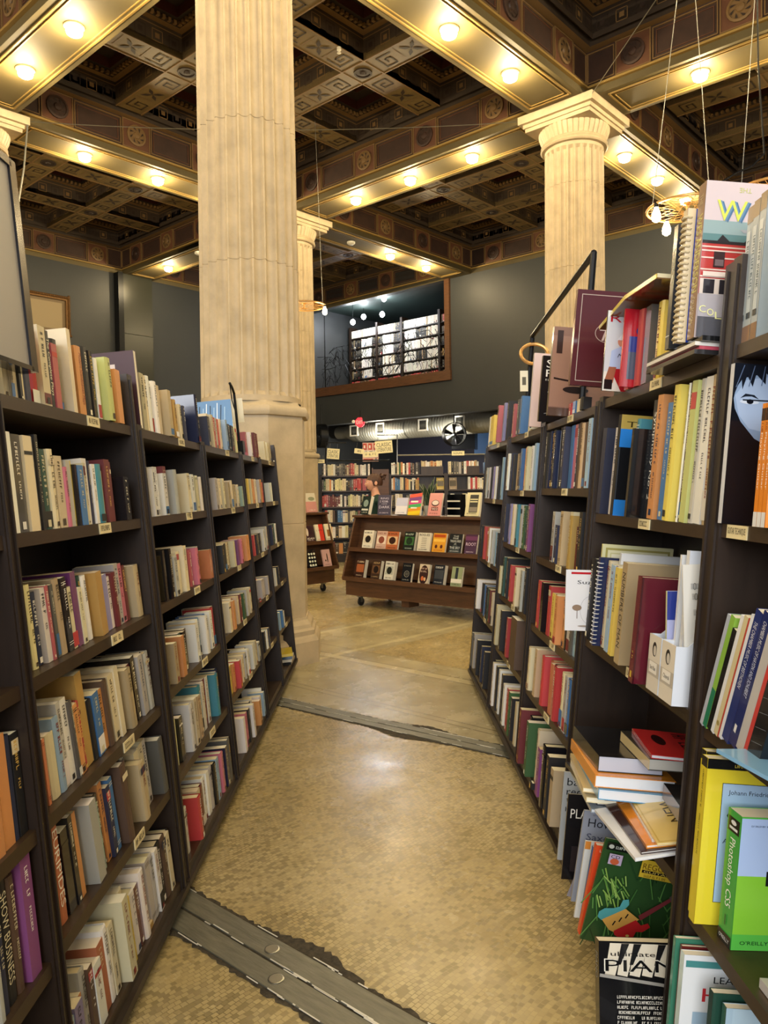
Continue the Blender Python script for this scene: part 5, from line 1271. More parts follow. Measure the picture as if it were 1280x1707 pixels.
# black clip with a tag on the third left bookcase
def onL(px, d, w_): u = u_of(-1, px, d, w_); return frame(-1, u, d, w_)
mt = onL(401, .05, 1.797); cl = empty('sign_clip', mt, 'black gooseneck clip holding a cream tag on top of left bookcase', 'clip')
H_ = .46
mb = MB(); mb.tube([(0, 0, 0), (0, 0, H_*.86), (.0, .0, H_*.93), (0, .05, H_), (0, .12, H_+.02)], .009, 8); mb.build('arm', 'metal_black', cl, True)
mb = MB(); mb.tube([(0, .12, H_+.02), (0, .10, H_*.8), (0, .06, H_*.72), (0, .015, H_*.66)], .004, 5); mb.build('safety_line', 'metal_black', cl)
mb = MB(); mb.box(-.045, .03, -.035, -.03, H_*.50, H_*.86, lin('ddd3b4')); mb.box(-.025, .01, -.0365, -.035, H_*.58, H_*.78, lin('3a352c')); mb.box(-.017, .002, -.038, -.0365, H_*.60, H_*.76, lin('ddd3b4')); mb.build('card', 'paint', cl)
mb = MB(); mb.box(-.03, .04, -.04, .04, 0, .10); mb.build('clamp', 'metal_black', cl)
# grey panel with dark frame over the left edge bookcase
ue = u_of(-1, 52, -.02, 1.87); Mp = frame(-1, ue, -.02, 1.86); sg = empty('wall_screen', Mp, 'grey sign panel with dark frame, cut by the left picture edge', 'sign board')
HH = .53; WW = .75
mb = MB(); mb.box(-.012, .02, .022, WW-.02, .012, HH-.02, lin('8f8c88')); mb.build('panel', 'paint', sg)
mb = MB()
for a_ in ((0, .034, 0, HH), (WW-.02, WW, 0, HH)): mb.box(-.018, .025, a_[0], a_[1], 0, HH, lin('15171f'))
mb.box(-.018, .025, .022, WW-.02, 0, .012, lin('15171f')); mb.box(-.018, .025, .022, WW-.02, HH-.02, HH, lin('15171f')); mb.build('frame', 'glossy', sg)
mb = MB(); mb.tube([(.035, .3, -.06), (.035, .3, .3)], .012, 6); mb.build('bracket', 'metal_black', sg)
# back rail with dark posts behind the near left books
def LP_(u, d, w_): return frame(-1, u, d, w_).translation
pipe('pipe_rail', [[LP_(2.02, .25, 1.797), LP_(2.02, .25, 2.12)], [LP_(2.30, .25, 1.797), LP_(2.30, .25, 2.06)]], .026, 'dark round posts sticking up behind the near left books', 'metal_black')
wire('curtain_cord', [LP_(2.30, .25, 2.045), LP_(2.75, .25, 2.03), LP_(3.3, .25, 1.97)], .006, 'pale cord running behind the books on near left bookcase', 'white_paint')

# things facing the viewer on the left bookcases
def spL(name, cat, label, u, d1, w_, Wc, H, Tk, cover, art=None, lean=0):
    M = frame(-1, u, d1, w_+.0008); D = M.col[0].xyz; Wv = M.col[2].xyz; o = M.translation
    M2 = Matrix(((-D.x, 0, Wv.x, o.x), (-D.y, 1, Wv.y, o.y), (-D.z, 0, Wv.z, o.z), (0, 0, 0, 1)))
    return box_book(name, cat, label, M2 @ Matrix.Rotation(radians(lean), 4, 'X'), Wc, H, Tk, cover, None, art, soft=True, gl=False)
spL('binder', 'binder', 'glossy maroon binder with a white label standing just past the first divider', 2.918, .265, LW[1][0]+.001, .262, .295, .03, '3a1620', lambda A, W, H: (A.rect(W*.30, H*.62, W*.42, H*.22, 'cdbdb4'), A.words(W*.34, H*.72, W*.3, H*.06, '5a4a48', random.Random(3))))
spL('foil_bag', 'bag', 'crinkled shiny pale blue plastic wrapped set behind books, third left bookcase', 4.87, .26, LW[3][0], .25, .34, .03, '5f8ab8', lambda A, W, H: [A.line(W*.05+W*.09*k, H*(.35+.05*(k % 4)), W*.12+W*.09*k, H*(.95-.04*(k % 3)), .006, ('dfeaf4', '22384f', '9fc2e0')[k % 3]) for k in range(9)])  # streaks put the glints of the shiny plastic into its colour
for k, (c_, lb) in enumerate((('2a2c30', 'black magazine at the bottom of the small flat stack, last left bookcase'), ('d8d4c6', 'white magazine in the small flat stack, last left bookcase'), ('35506a', 'blue grey magazine in the small flat stack, last left bookcase'), ('d9bf2c', 'yellow magazine on top of the small flat stack, last left bookcase'))):
    mb = MB(); mb.M = Matrix.Rotation(.05*k, 4, 'Z'); mb.box(0, .21, -.14, .14, 0, .022, lin(c_)); o = mb.build('magazine', 'glossy', matrix=frame(-1, 6.38, -.01, LW[5][5]+.001+.0235*k)); tag(o, lb, 'magazine', 'small flat stack on the last left bookcase')
fl = MB(); fl.col = lin('e2582e'); fl.poly([(0, -.06, 0), (0, .06, 0), (.03, .0, .14)]); fl.poly([(.02, -.055, 0), (.035, .0, .14), (.02, .055, 0)]); fl.poly([(0, -.06, 0), (.03, 0, .14), (.035, 0, .14), (.02, -.055, 0)]); fl.poly([(0, .06, 0), (.02, .055, 0), (.035, 0, .14), (.03, 0, .14)])
fl.col = lin('ece6da'); fl.poly([(-.001, -.055, .002), (-.001, .055, .002), (.007, .035, .045), (.007, -.035, .045)]); o = fl.build('folded_flyer', 'paint', matrix=frame(-1, 5.35, .02, LW[4][3]+.001)); tag(o, 'small orange and white folded triangular flyer on narrow left bookcase', 'flyer')

# ------------------------------------------------------------------ large volumes, scores and magazines on the right
def RX(deg): return Matrix.Rotation(radians(deg), 4, 'X')
def RY(deg): return Matrix.Rotation(radians(deg), 4, 'Y')
def RZ(deg): return Matrix.Rotation(radians(deg), 4, 'Z')
def sp(name, cat, label, u, d, w_, Wc, H, Tk, cover, spine=None, art=None, sart=None, lean=0, ry=0, rz=0, group=None, soft=False, gl=True, pages='e4ddc8'):
    M = frame(1, u, d, w_+.0008+(Tk*sin(radians(-lean)) if lean < 0 else 0)+max(0, Wc*sin(radians(ry)))) @ RZ(rz) @ RX(lean) @ RY(ry)
    return box_book(name, cat, label, M, Wc, H, Tk, cover, spine, art, sart, group, soft, gl, pages)
U = lambda px, w_, d=.02: u_of(1, px, d, w_)
w0, w1, w2, w3, w4 = RW[1]
rs = random.Random(9)
def rows_text(A, W, H, y0, y1, n, ink, x0=.1, x1=.9, seed=1):
    r = random.Random(seed); hh = (y1-y0)/n
    for k in range(n): A.words(W*x0, H*(y1-hh*(k+1)), W*(x1-x0)*r.uniform(.7, 1), H*hh*.6, ink, r)
# second right bookcase, top shelf
wt = RW[2][0]
sp('book', 'book', 'tall pale pink book with faint skyline drawing on top of second right bookcase', U(903, wt), -.05, wt, .28, .40, .022, 'dcc3bd', 'e8dcd4', lambda A, W, H: [A.rect(W*(.3+.06*k), H*.5, W*.025, H*(.1+.05*(k % 3)), '8f7f7c') for k in range(9)])
sp('book', 'book', 'black book with thin white capital letters SY PO on top of second right bookcase', U(925, wt), -.065, wt, .25, .33, .028, '14161b', '0f1014', lambda A, W, H: (A.text('SYM', W*.08, H*.82, W*.6, H*.12, 'e8e8e4'), A.text('POPS', W*.08, H*.68, W*.75, H*.11, 'e8e8e4'), A.words(W*.08, H*.62, W*.6, H*.03, 'd0d0cc', rs), A.oval(W*.3, H*.45, W*.16, H*.035, 'd8dcde'), A.line(W*.1, H*.12, W*.5, H*.2, .003, '8a8c90')))
sp('book', 'book', 'large brown photographic book on top of second right bookcase, beside the maroon album', U(950, wt), -.085, wt, .30, .41, .03, '8a6a5c', '1a1618', lambda A, W, H: (A.rect(0, H*.1, W, H*.8, '9a7868'), A.oval(W*.75, H*.82, W*.14, H*.05, '1c1615'), A.line(W*.05, H*.42, W*.5, H*.38, .008, '241c1c'), A.rect(W*.06, H*.7, W*.09, H*.26, '3a2a26'), A.oval(W*.4, H*.3, W*.2, H*.04, '2a2424'), A.rect(0, 0, W, H*.09, '5a463e')))
def album(A, W, H):
    for k, (a_, t_) in enumerate(((.02, .0025),)):
        A.rect(.018, .018, W-.036, t_, 'b8a9a0'); A.rect(.018, H-.02, W-.036, t_, 'b8a9a0'); A.rect(.018, .018, t_, H-.036, 'b8a9a0'); A.rect(W-.02, .018, t_, H-.036, 'b8a9a0')
    A.ring(W*.42, H*.56, W*.16, H*.10, .003, 'a08a86'); A.ring(W*.52, H*.45, W*.12, H*.1, .003, 'a08a86'); A.text('The', W*.28, H*.48, W*.45, H*.12, 'b8a3a0', shear=.3)
sp('album', 'album', 'big maroon album with a thin silver border jutting from the right bookcases', U(1004, w0), -.115, w0+.058, .31, .375, .03, '4a1c24', '5a2630', album, lean=2)
# near right bookcase, top shelf
wE = w0
sp('magazine', 'magazine', 'white magazine with RED in red letters and a baseball player in a cap', U(1045, wE), -.07, wE, .22, .285, .012, 'c9cdd2', '20242a', lambda A, W, H: (
    A.text('RED', W*.05, H*.86, W*.6, H*.1, 'b0202a'), A.rect(0, 0, W, H*.24, 'e0dcd4'), A.oval(W*.36, H*.62, W*.17, H*.09, 'c78a70'), A.poly([(W*.18, H*.64), (W*.3, H*.76), (W*.5, H*.76), (W*.62, H*.66), (W*.5, H*.63)], 'd8dde4'), A.oval(W*.46, H*.72, W*.08, H*.035, 'b83038'),
    A.poly([(W*.08, H*.28), (W*.1, H*.5), (W*.3, H*.58), (W*.52, H*.54), (W*.62, H*.28)], 'aebfe0'), A.poly([(W*.1, H*.28), (W*.62, H*.28), (W*.7, H*.0), (W*.3, 0)], 'a81f2a'), A.poly([(W*.08, H*.3), (W*.2, H*.3), (W*.16, H*.1), (W*.02, H*.12)], '9a6048'), A.rect(W*.02, H*.02, W*.13, H*.12, '18181a'), A.text('MOTO', W*.2, H*.42, W*.3, H*.05, '1c2030', shear=.4)), soft=True)
sp('book', 'book', 'red book with a blue and white picture beside the baseball magazine', U(1064, wE), -.045, wE, .2, .265, .01, 'b01f2c', 'c03038', lambda A, W, H: (A.rect(W*.1, H*.1, W*.5, H*.35, '4a5568'), A.rect(W*.1, H*.45, W*.4, H*.2, '2a3c8a'), A.ring(W*.35, H*.72, W*.14, H*.08, .008, '2c3c80')))
# book lying open over the tops, roof-like
uo0, uo1 = U(1112, wE+.3, -.03), U(1014, wE+.3, -.03)
ob = empty('open_book', frame(1, (uo0+uo1)/2, -.04, wE+.287), 'yellow edged book lying open across the tops of the upright books', 'book')
for s_ in (-1, 1):
    L_ = (uo1-uo0)/2; mb = MB(); mb.M = RX(-5*s_-3)
    y0_, y1_ = (0, L_) if s_ > 0 else (-L_, 0)
    mb.box(-.02, .24, y0_, y1_, 0, .004, lin('7a5a38')); mb.box(-.022, -.019, y0_, y1_, 0, .014, lin('cdb94a')); mb.build('cover', 'glossy', ob)
    mb = MB(); mb.M = RX(-5*s_-3); mb.box(-.018, .236, y0_, y1_, .004, .016, lin('ded6b4')); mb.build('pages', 'pages', ob)
# raised stack at the near end, and the tall books on it
ws_ = wE+.052; up0, up1 = 1.985, 2.36
stk = 0
for k, (c_, t_, lb) in enumerate((('2b2a2c', .012, 'dark thin book, lowest of the flat stack under the tall blue spiral book'), ('b04a5a', .009, 'thin pink book lying in the flat stack under the spiral book'), ('d9d6cf', .010, 'thin white book lying in the flat stack under the spiral book'), ('17181a', .013, 'wide black folder, topmost of the flat stack holding the tall books'))):
    M = frame(1, up1-.005-(.02 if k < 3 else 0), -.045+.012*(k % 2), w0+.001+stk) @ RY(90) @ RZ(0); Hh = (up1-up0)*(.96 if k < 3 else 1)
    mb = MB(); mb.box(0, .25, -Hh, 0, 0, t_, lin(c_)); o = mb.build('flat_book', 'glossy', matrix=frame(1, up1-.004, -.05+.012*(k % 2), w0+.0008+stk)); tag(o, lb, 'book', 'flat stack under the tall books'); stk += t_+.0005
ws_ = w0+stk+.001
def anderson(A, W, H):
    A.rect(0, H*.62, W, H*.38, 'cdbfc2'); A.poly([(W*.14, H*.955), (W*.18, H*.955), (W*.27, H*.955), (W*.31, H*.955), (W*.31, H*.955)], 'cdbfc2')
    A.text('THE', W*.27, H*.935, W*.1, H*.03, 'b9bd6a', rot=180)
    A.rect(0, H*.66, W, H*.09, '8fa6a8'); A.rect(0, H*.62, W, H*.045, '5f8486'); A.poly([(W*.3, H*.70), (W*.62, H*.71), (W*.6, H*.68), (W*.33, H*.68)], '9fa2a8')
    A.text('W', W*.125, H*.742, W*.25, H*.13, '4f7397'); A.text('W', W*.11, H*.746, W*.25, H*.13, '6a8cab'); A.text('W', W*.095, H*.75, W*.25, H*.13, 'cdd65e')
    A.rect(0, H*.28, W, H*.34, 'b23a38'); A.poly([(0, H*.62), (W*.12, H*.62), (W*.16, H*.66), (W*.22, H*.62), (W*.34, H*.62), (W*.38, H*.65), (W*.44, H*.62), (W*.68, H*.62), (W*.74, H*.67), (W*.82, H*.62), (W, H*.62), (W, H*.6), (0, H*.6)], '2a2629')
    for y in (.575, .55, .505, .43, .385): A.rect(0, H*y, W, H*.009, 'dcc9c0')
    for x in (.1, .36, .62, .82): A.rect(W*x, H*.45, W*.09, H*.1, '3a2a2c'); A.rect(W*x+.004, H*.46, W*.07, H*.04, '6f6064')
    A.rect(W*.02, H*.39, W*.3, H*.03, 'e0d2c8'); A.rect(0, H*.275, W, H*.10, 'cfc4bc')
    for x in (.03, .16, .3, .42, .56, .68, .82): A.rect(W*x, H*.28, W*.09, H*.09, '2c2a30' if int(x*50) % 3 else 'a83836')
    A.rect(0, H*.1, W, H*.175, 'a9a6ae'); A.poly([(W*.2, H*.22), (W*.24, H*.25), (W*.44, H*.25), (W*.5, H*.2), (W*.44, H*.18), (W*.22, H*.18)], '8e4632'); A.oval(W*.26, H*.178, W*.025, H*.01, '2a2426'); A.oval(W*.46, H*.178, W*.025, H*.01, '2a2426')
    A.rect(0, 0, W, H*.13, '55565e'); A.rect(W*.25, H*.02, W*.5, H*.09, '45464e'); 
    for i, ch in enumerate('COLLEC'): A.text(ch, W*(.01+.066*i), H*(.155-.018*i), W*.055, H*.045, 'e6e8a8', shear=-.1)
uW = up0+.035
def asp(A, W, H): A.rect(0, 0, W, H, '8a6a52'); A.text('WES ANDERSON', W*.2, H*.30, W*.62, H*.50, 'd3cf6a', -90); A.text('THE', W*.3, H*.86, W*.4, H*.07, 'c9b58a', -90); A.text('COLLECTION', W*.3, H*.10, W*.4, H*.17, 'd8c9a0', -90)
sp('book', 'book', 'thick tall book with a yellow W and a red hotel building on its cover', uW, -.045, ws_, .32, .408, .045, 'cdbfc2', '8a6a52', anderson, asp)
def spiral(label, u, d, w_, Wc, H, Tk, cover, edge, comb, art=None, lean=0, parent_name='spiral_book', cat='book'):
    M = frame(1, u, d, w_+.0008) @ RX(lean); o = box_book(parent_name, cat, label, M, Wc, H, Tk, cover, edge, art, soft=True, pages=edge)
    mb = MB(); n = int(H/.016)
    for k in range(n):
        z = .01+k*.0155; mb.tube([(.009+.011*cos(a_)-.004, Tk/2+(Tk/2+.004)*sin(a_), z+(0 if comb else 0)) for a_ in [j*2*pi/10 for j in range(10)]], .0035 if comb else .0016, 5, lin('c8b996') if comb else lin('d8d8d6'), closed=True)
    mb.build('binding', 'paint', o); return o
spiral('blue comb-bound score with cream edge standing tall beside the red hotel book', up0+.105, -.062, ws_, .25, .36, .03, '2347b8', 'd6c6a4', True, lambda A, W, H: (A.rect(W*.0, 0, W*.09, H, 'd3c3a2'), A.rect(W*.13, H*.92, W*.8, H*.07, '2c8f9c'), A.text('FAKE BOOK', W*.16, H*.93, W*.6, H*.045, 'dfe8e8'), A.text('Y', W*.2, H*.42, W*.4, H*.18, 'e6e9f2'), A.rect(W*.2, H*.38, W*.3, H*.008, 'e6e9f2'), A.rect(W*.12, 0, W*.5, H*.1, 'b9c4cc')))
sp('book', 'book', 'dark grey slim tall book left of the blue comb-bound score', up0+.20, -.05, ws_, .24, .35, .028, '3a3b3c', '4a4d4c', None, lambda A, W, H: (A.words(W*.3, H*.5, W*.4, H*.4, '8e908c', rs, True), A.rect(0, H*.1, W, H*.01, 'd0d0cc')))
for k in range(3): sp('book', 'book', ('brown and black spined book', 'thin white backed booklet', 'small dark red booklet')[k]+' lying behind the raised stack', up0+.24+.03*k, .03, ws_, .2, .26-.02*k, .02, ('4a3a30', 'd8d5cc', '7a2028')[k]) if k == 0 else None
# near right, second shelf
sp('book', 'book', 'tall book with gold, blue and black cover lettered THE', U(1047, w1), -.035, w1, .24, .345, .03, '17181b', '1c1d20', lambda A, W, H: (A.rect(0, H*.86, W, H*.14, 'a8924a'), A.text('THE', W*.08, H*.88, W*.45, H*.055, '3a3018'), A.rect(0, H*.68, W, H*.18, '2a78c8'), A.rect(0, 0, W, H*.16, '2a78c8'), A.oval(W*.4, H*.42, W*.03, H*.01, 'c8c8c8'), A.oval(W*.35, H*.35, W*.03, H*.01, 'c8c8c8'), A.rect(0, H*.16, .004, H*.52, '3a3c40')), lean=3, soft=True)
sp('book', 'book', 'black score with rounded corner between blue-gold book and black symphony spine', U(1074, w1), -.04, w1, .22, .285, .02, '101012', '0c0c0e', lambda A, W, H: (A.words(W*.7, H*.1, W*.05, H*.6, 'a8a8a8', rs, True)), lean=3, soft=True)
# third shelf: award folder, spiral score, magazine files
sp('folder', 'folder', 'tall pale yellow folder with patterned border behind the scores, third shelf', U(989, w2, .0), .0, w2, .262, .372, .012, 'd9d6a8', 'cfc98e', lambda A, W, H: (A.rect(.012, .012, W-.024, H-.024, 'a89f5c'), A.rect(.02, .02, W-.04, H-.04, 'ddd9b2'), A.rect(.03, .03, W-.06, H-.06, 'c9c48e'), A.rect(.034, .034, W-.068, H-.068, 'e4e0c2')), soft=True, lean=3)
sp('folder', 'folder', 'white loose sheets sticking up behind the scores on the third shelf', U(1006, w2, .0), .03, w2, .235, .35, .018, 'd8dce0', 'c9cdd2', soft=True, lean=3)
spiral('navy score with white wire spiral binding on the third shelf', U(996, w2, .0), -.02, w2, .23, .325, .02, '232c50', '2b3560', False, lean=3)
sp('booklet', 'booklet', 'white booklet with a red bar and little tree, sticking out into aisle', 2.945, -.085, w2+.022, .2, .235, .006, 'dfe0e4', 'dfe0e4', lambda A, W, H: (A.rect(W*.1, H*.93, W*.75, H*.035, 'b8202c'), A.text('Suzuki', W*.22, H*.77, W*.5, H*.06, '2a2a30'), A.ring(W*.5, H*.34, W*.22, H*.24, .001, '9a9aa0'), A.rect(W*.22, H*.2, W*.012, H*.16, '6a5a50'), A.oval(W*.22, H*.38, W*.09, H*.05, '8f7a68'), A.oval(W*.48, H*.2, W*.08, H*.07, 'b8b0b0'), A.oval(W*.52, H*.28, W*.045, H*.03, '4a3a38'), A.oval(W*.58, H*.14, W*.06, H*.035, 'b04a3a'), A.oval(W*.36, H*.08, W*.12, H*.015, '9a9088')), soft=True, rz=-4, ry=-3)
def mag_file(u, label, word, T_=.094):
    M = frame(1, u, -.03, w2+.001); r = empty('magazine_file', M, label, 'magazine file', 'white cardboard magazine files')
    hf, hb, D_ = .158, .30, .25; t = .003
    def pl(nm, P, col='dcdcd8'):
        mb = MB(); mb.col = lin(col); n = len(P)
        return mb, P
    for y in (0, T_-t):
        mb = MB(); mb.col = lin('d3dae4'); prof = [(0, 0), (D_, 0), (D_, hb), (D_*.75, hb), (D_*.12, hf)] + [(0, hf)]
        i = mb.pts([(x, y, z) for x, z in prof]+[(x, y+t, z) for x, z in prof]); n = 6
        mb.face([i+k for k in range(n)]); mb.face([i+n+k for k in range(n)][::-1])
        for k in range(n): mb.face((i+k, i+n+k, i+n+(k+1) % n, i+(k+1) % n))
        o = mb.build('side', 'paint', r)
    mb = MB(); mb.box(0, t, t, T_-t, 0, hf, lin('d9d2c4')); A = Art(mb, Matrix(((0, 0, -1, -.0003), (-1, 0, 0, T_), (0, 1, 0, 0), (0, 0, 0, 1))))
    A.rect(0, 0, T_, hf, 'd9d2c4'); A.rect(0, hf*.28, T_, hf*.26, 'b9b2a6'); A.oval(T_*.5, hf*.76, T_*.17, hf*.13, '26221e'); A.oval(T_*.54, hf*.74, T_*.12, hf*.09, 'c8c2b6'); A.rect(T_*.18, hf*.33, T_*.64, hf*.2, 'e9e6de'); A.text(word, T_*.26, hf*.39, T_*.46, hf*.075, '2a2826')
    mb.build('front', 'paint', r); mb = MB(); mb.box(D_-t, D_, t, T_-t, 0, hb, lin('cfd5de')); mb.build('back', 'paint', r); mb = MB(); mb.box(t, D_-t, t, T_-t, 0, t, lin('cfd5de')); mb.build('bottom', 'paint', r); return r
mag_file(2.0, 'nearer white magazine file labelled Choral, full of sheet music', 'Choral')
mag_file(2.102, 'farther white magazine file labelled Short Music, left of the Choral one', 'Short Music', .09)
def staves(A, W, H):
    for k in range(5):
        for s_ in range(2):
            y = H*(.86-.18*k-.07*s_)
            for l in range(5): A.rect(W*.1, y-l*.0032, W*.85, .0009, '3a3a40')
            A.ring(W*.15, y-.006, .004, .009, .001, '1e1e22')
            for j in range(9): x = W*(.22+.075*j); A.oval(x, y-.0032*rs.randint(0, 4), .0042, .003, '1e1e22', 8); A.rect(x+.003, y-.008, .0012, .018, '1e1e22')
sp('sheet_music', 'sheet music', 'sheet music page with staves sticking out of the Choral magazine file', 2.012, .012, w2+.005, .2, .37, .004, 'd8d6ce', 'd8d6ce', staves, soft=True, gl=False, ry=-6)
sp('folder', 'folder', 'tall bluish white folder behind the sheet music in the Choral file', 2.035, .0, w2+.005, .24, .405, .02, 'd3dae6', 'dfe3ea', lambda A, W, H: (A.rect(W*.05, H*.04, W*.55, H*.78, 'c4cedd'), A.rect(W*.12, H*.05, W*.4, H*.68, 'd8e0ea')), soft=True)
sp('folder', 'folder', 'red folder edge showing behind the sheet music in the Choral file', 2.06, .13, w2+.005, .1, .34, .012, 'b8382c')
sp('folder', 'folder', 'white paper folder rising from the farther magazine file', 2.085, -.0, w2+.005, .2, .39, .012, 'd5d9de', 'e6e8ea', soft=True)
sp('card_folder', 'folder', 'navy and lavender card folder leaning in the farther magazine file', 2.118, .0, w2+.005, .17, .285, .01, 'aab0d8', 'd9dca8', lambda A, W, H: A.rect(0, H*.72, W, H*.28, '2a3a8c'), soft=True, ry=-4)
sp('book', 'book', 'wide maroon volume with gold initials just left of the magazine files', 2.225, -.06, w2, .25, .315, .035, '571a26', '6a2430', lambda A, W, H: A.rect(W*.0, 0, W*.02, H, '3a1018'), lambda A, W, H: (A.rect(W*.3, H*.05, W*.4, H*.06, 'c8a83c'), A.words(W*.35, H*.2, W*.3, H*.1, 'b89a50', rs, True)), lean=3)
# fourth shelf: flat pile
def flat(name, cat, label, u, d, z, Lu, Wd, Tk, cover, edge='dcd8cc', art=None, rz=0, rx=0, ry=0, spine=None, group=None):
    """lying flat: spine along the aisle side, cover up"""
    M = frame(1, u, d, z+.0006) @ RZ(rz) @ RX(rx) @ RY(ry); mb = MB()
    c = .002; mb.box(0, Wd, 0, Lu, 0, c, lin(cover)); mb.box(0, Wd, 0, Lu, Tk-c, Tk, lin(cover)); mb.box(0, c, 0, Lu, c, Tk-c, lin(spine or cover))
    if art: art(Art(mb, Matrix(((0, 1, 0, 0), (-1, 0, 0, Lu), (0, 0, 1, Tk), (0, 0, 0, 1)))), Lu, Wd)
    o = mb.build(name, 'glossy', matrix=M); pg = MB(); pg.box(c, Wd-.003, .003, Lu-.003, c, Tk-c, lin(edge)); pg.build('pages', 'pages', o); return tag(o, label, cat, group)
gp = 'flat pile on the fourth shelf of the near right bookcase'
z = w3
pile = [('magazine', 'magazine', 'grey blue magazine, lowest in the flat pile', .012, '8d9aa6', 'c9cdd2', 5, -.085, 2.33, .33, .24), ('magazine', 'magazine', 'black covered magazine, second from bottom of the flat pile', .014, '2a2a2e', 'd8d6cc', -4, -.06, 2.36, .34, .24),
        ('magazine', 'magazine', 'cream score near the bottom of the flat pile', .016, 'd6c9a0', 'e2dcc4', 8, -.10, 2.34, .33, .24), ('magazine', 'magazine', 'dark red thin magazine in the flat pile, under the tan one', .009, '7a2a2a', 'd8d6cc', 3, -.05, 2.32, .33, .24),
        ('magazine', 'magazine', 'tan cream score in the flat pile, just below the blue book', .014, 'cdb684', 'e2dcc4', 10, -.11, 2.35, .32, .24), ('book', 'book', 'blue covered paperback under the orange one in the flat pile', .032, '3a86b0', 'd9dde2', 6, -.09, 2.26, .33, .24),
        ('book', 'book', 'thick orange paperback in the flat pile', .036, 'd98a2a', 'dbe0e6', 3, -.10, 2.27, .34, .24), ('book', 'book', 'thick black book with white pages near the top of flat pile', .048, '1b1b1e', 'b9bdcb', 0, -.085, 2.30, .30, .20)]
for i, (nm, ct, lb, tk, cv, ed, rz, d_, u_, Lu, Wd) in enumerate(pile): flat(nm, ct, lb, u_, d_-.03, z, Lu, Wd, tk, cv, ed, None, -rz*.7, group=gp); z += tk+.001
fb = flat('book', 'book', 'small tan spiral-spined book, second from top of the flat pile', 2.20, .0, z, .26, .19, .034, '35332e', 'a9a8a2', spine='b8a678', group=gp); zt = z+.035
flat('comic_book', 'book', 'red comic book, topmost of the flat pile', 2.20, .005, zt, .25, .19, .012, 'a82a2c', 'c8ccd2', lambda A, W, H: (A.words(W*.1, H*.6, W*.8, H*.22, '3a1416', random.Random(12)), A.oval(W*.4, H*.3, W*.2, H*.1, '2a1214')), rz=-6, group=gp)
flat('comic_book', 'book', 'thin grey comic under the red comic book', 2.215, .05, z, .24, .17, .010, '7a7e84', 'c8ccd2', group=gp) if False else None
flat('book', 'book', 'black and brown thick book lying at the near end of the flat pile', 1.995, .03, w3+.105, .22, .22, .045, '252426', 'c3c6d6', spine='6a5346', rz=-6, group=gp)
# sagging scores at the near end
def pianist(A, W, H):
    A.rect(.006, .006, W-.012, H-.012, 'c9ac5c'); A.rect(.010, .010, W-.020, H-.020, 'dcc27a')
    A.text('NEW', W*.12, H*.30, W*.5, H*.16, '4a3a1e', rot=180); A.text('Pianist', W*.35, H*.55, W*.5, H*.08, '5a4a28', rot=180); A.words(W*.4, H*.72, W*.4, H*.03, '6a5a34', rs); A.oval(W*.5, H*.88, W*.12, H*.03, 'a89458')
zz = w3+.006
for i, (lb, cv, tk) in enumerate((('white floppy score, lowest of the sagging ones at the near end', 'd9dade', .010), ('dark picture magazine sagging over the shelf edge', '3a2420', .008), ('orange floppy magazine sagging over the shelf edge', 'dd8a2c', .010), ('white thin score under the yellow piano one', 'dfe0dc', .008))):
    flat('magazine', 'magazine', lb, 2.012+.012*i, -.085+.018*i, zz, .31, .235, tk, cv, 'e2e0d8', rx=0, ry=-11, rz=4-3*i, group='sagging scores at the near end of the flat pile'); zz += tk+.004
flat('piano_score', 'sheet music', 'yellow piano score with upside-down lettering, top of the sagging scores', 2.0, -.035, zz, .31, .235, .007, 'dcc27a', 'e8dfbe', pianist, ry=-11, rz=-5)
# bottom shelf: magazines facing the viewer
wb = w4
def mg(lb, u, d, H, Wc, cv, art, lean, ry=0, rz=0, Tk=.008, name='magazine', cat='magazine', spine=None, w_=wb): return sp(name, cat, lb, u, d, w_, Wc, H, Tk, cv, spine, art, None, lean, ry, rz, soft=True)
mg('grey booklet titled basic recording techniques, bottom shelf', 2.93, -.045, .345, .24, 'a9adaf', lambda A, W, H: (A.text('basic', W*.06, H*.85, W*.42, H*.085, '26282a'), A.text('recorder', W*.06, H*.745, W*.7, H*.08, '26282a'), A.text('technique', W*.06, H*.64, W*.8, H*.085, '26282a'), A.text('Hugh Orr', W*.06, H*.54, W*.6, H*.07, '3a3c40')), 0)
mg('black book reading HOW TO PLAY GUITAR in white, bottom shelf', 2.78, -.065, .32, .26, '161518', lambda A, W, H: (A.text('HOW TO', W*.38, H*.87, W*.4, H*.06, 'd0ccc4'), A.text('PLAY GUITAR', W*.05, H*.72, W*.9, H*.11, 'e2ded4'), A.text('Roger Evans', W*.25, H*.62, W*.6, H*.05, 'c8c4bc'), A.poly([(W*.6, H*.1), (W*.95, H*.4), (W*.9, H*.5), (W*.55, H*.25)], '9a6a34'), A.rect(W*.1, H*.1, W*.4, H*.3, '2c2628')), 1)
mg('grey blue book reading How to Play, bottom shelf', 2.60, -.075, .325, .27, '8f95a3', lambda A, W, H: (A.words(W*.1, H*.95, W*.75, H*.015, '4a5060', rs), A.text('How to Play', W*.07, H*.80, W*.8, H*.12, '23262e'), A.text('Saxophone', W*.07, H*.66, W*.7, H*.1, '4a5068'), A.poly([(W*.3, H*.3), (W*.5, H*.6), (W*.75, H*.3)], '22284a')), 2, ry=3)
mg('white book with orange corner just behind the blue pattern magazine', 2.50, -.09, .265, .26, 'd8d8d2', lambda A, W, H: (A.rect(0, H*.9, W*.07, H*.1, 'd88a3a'), A.words(W*.4, H*.8, W*.5, H*.05, '6a7080', rs)), 3, ry=3)
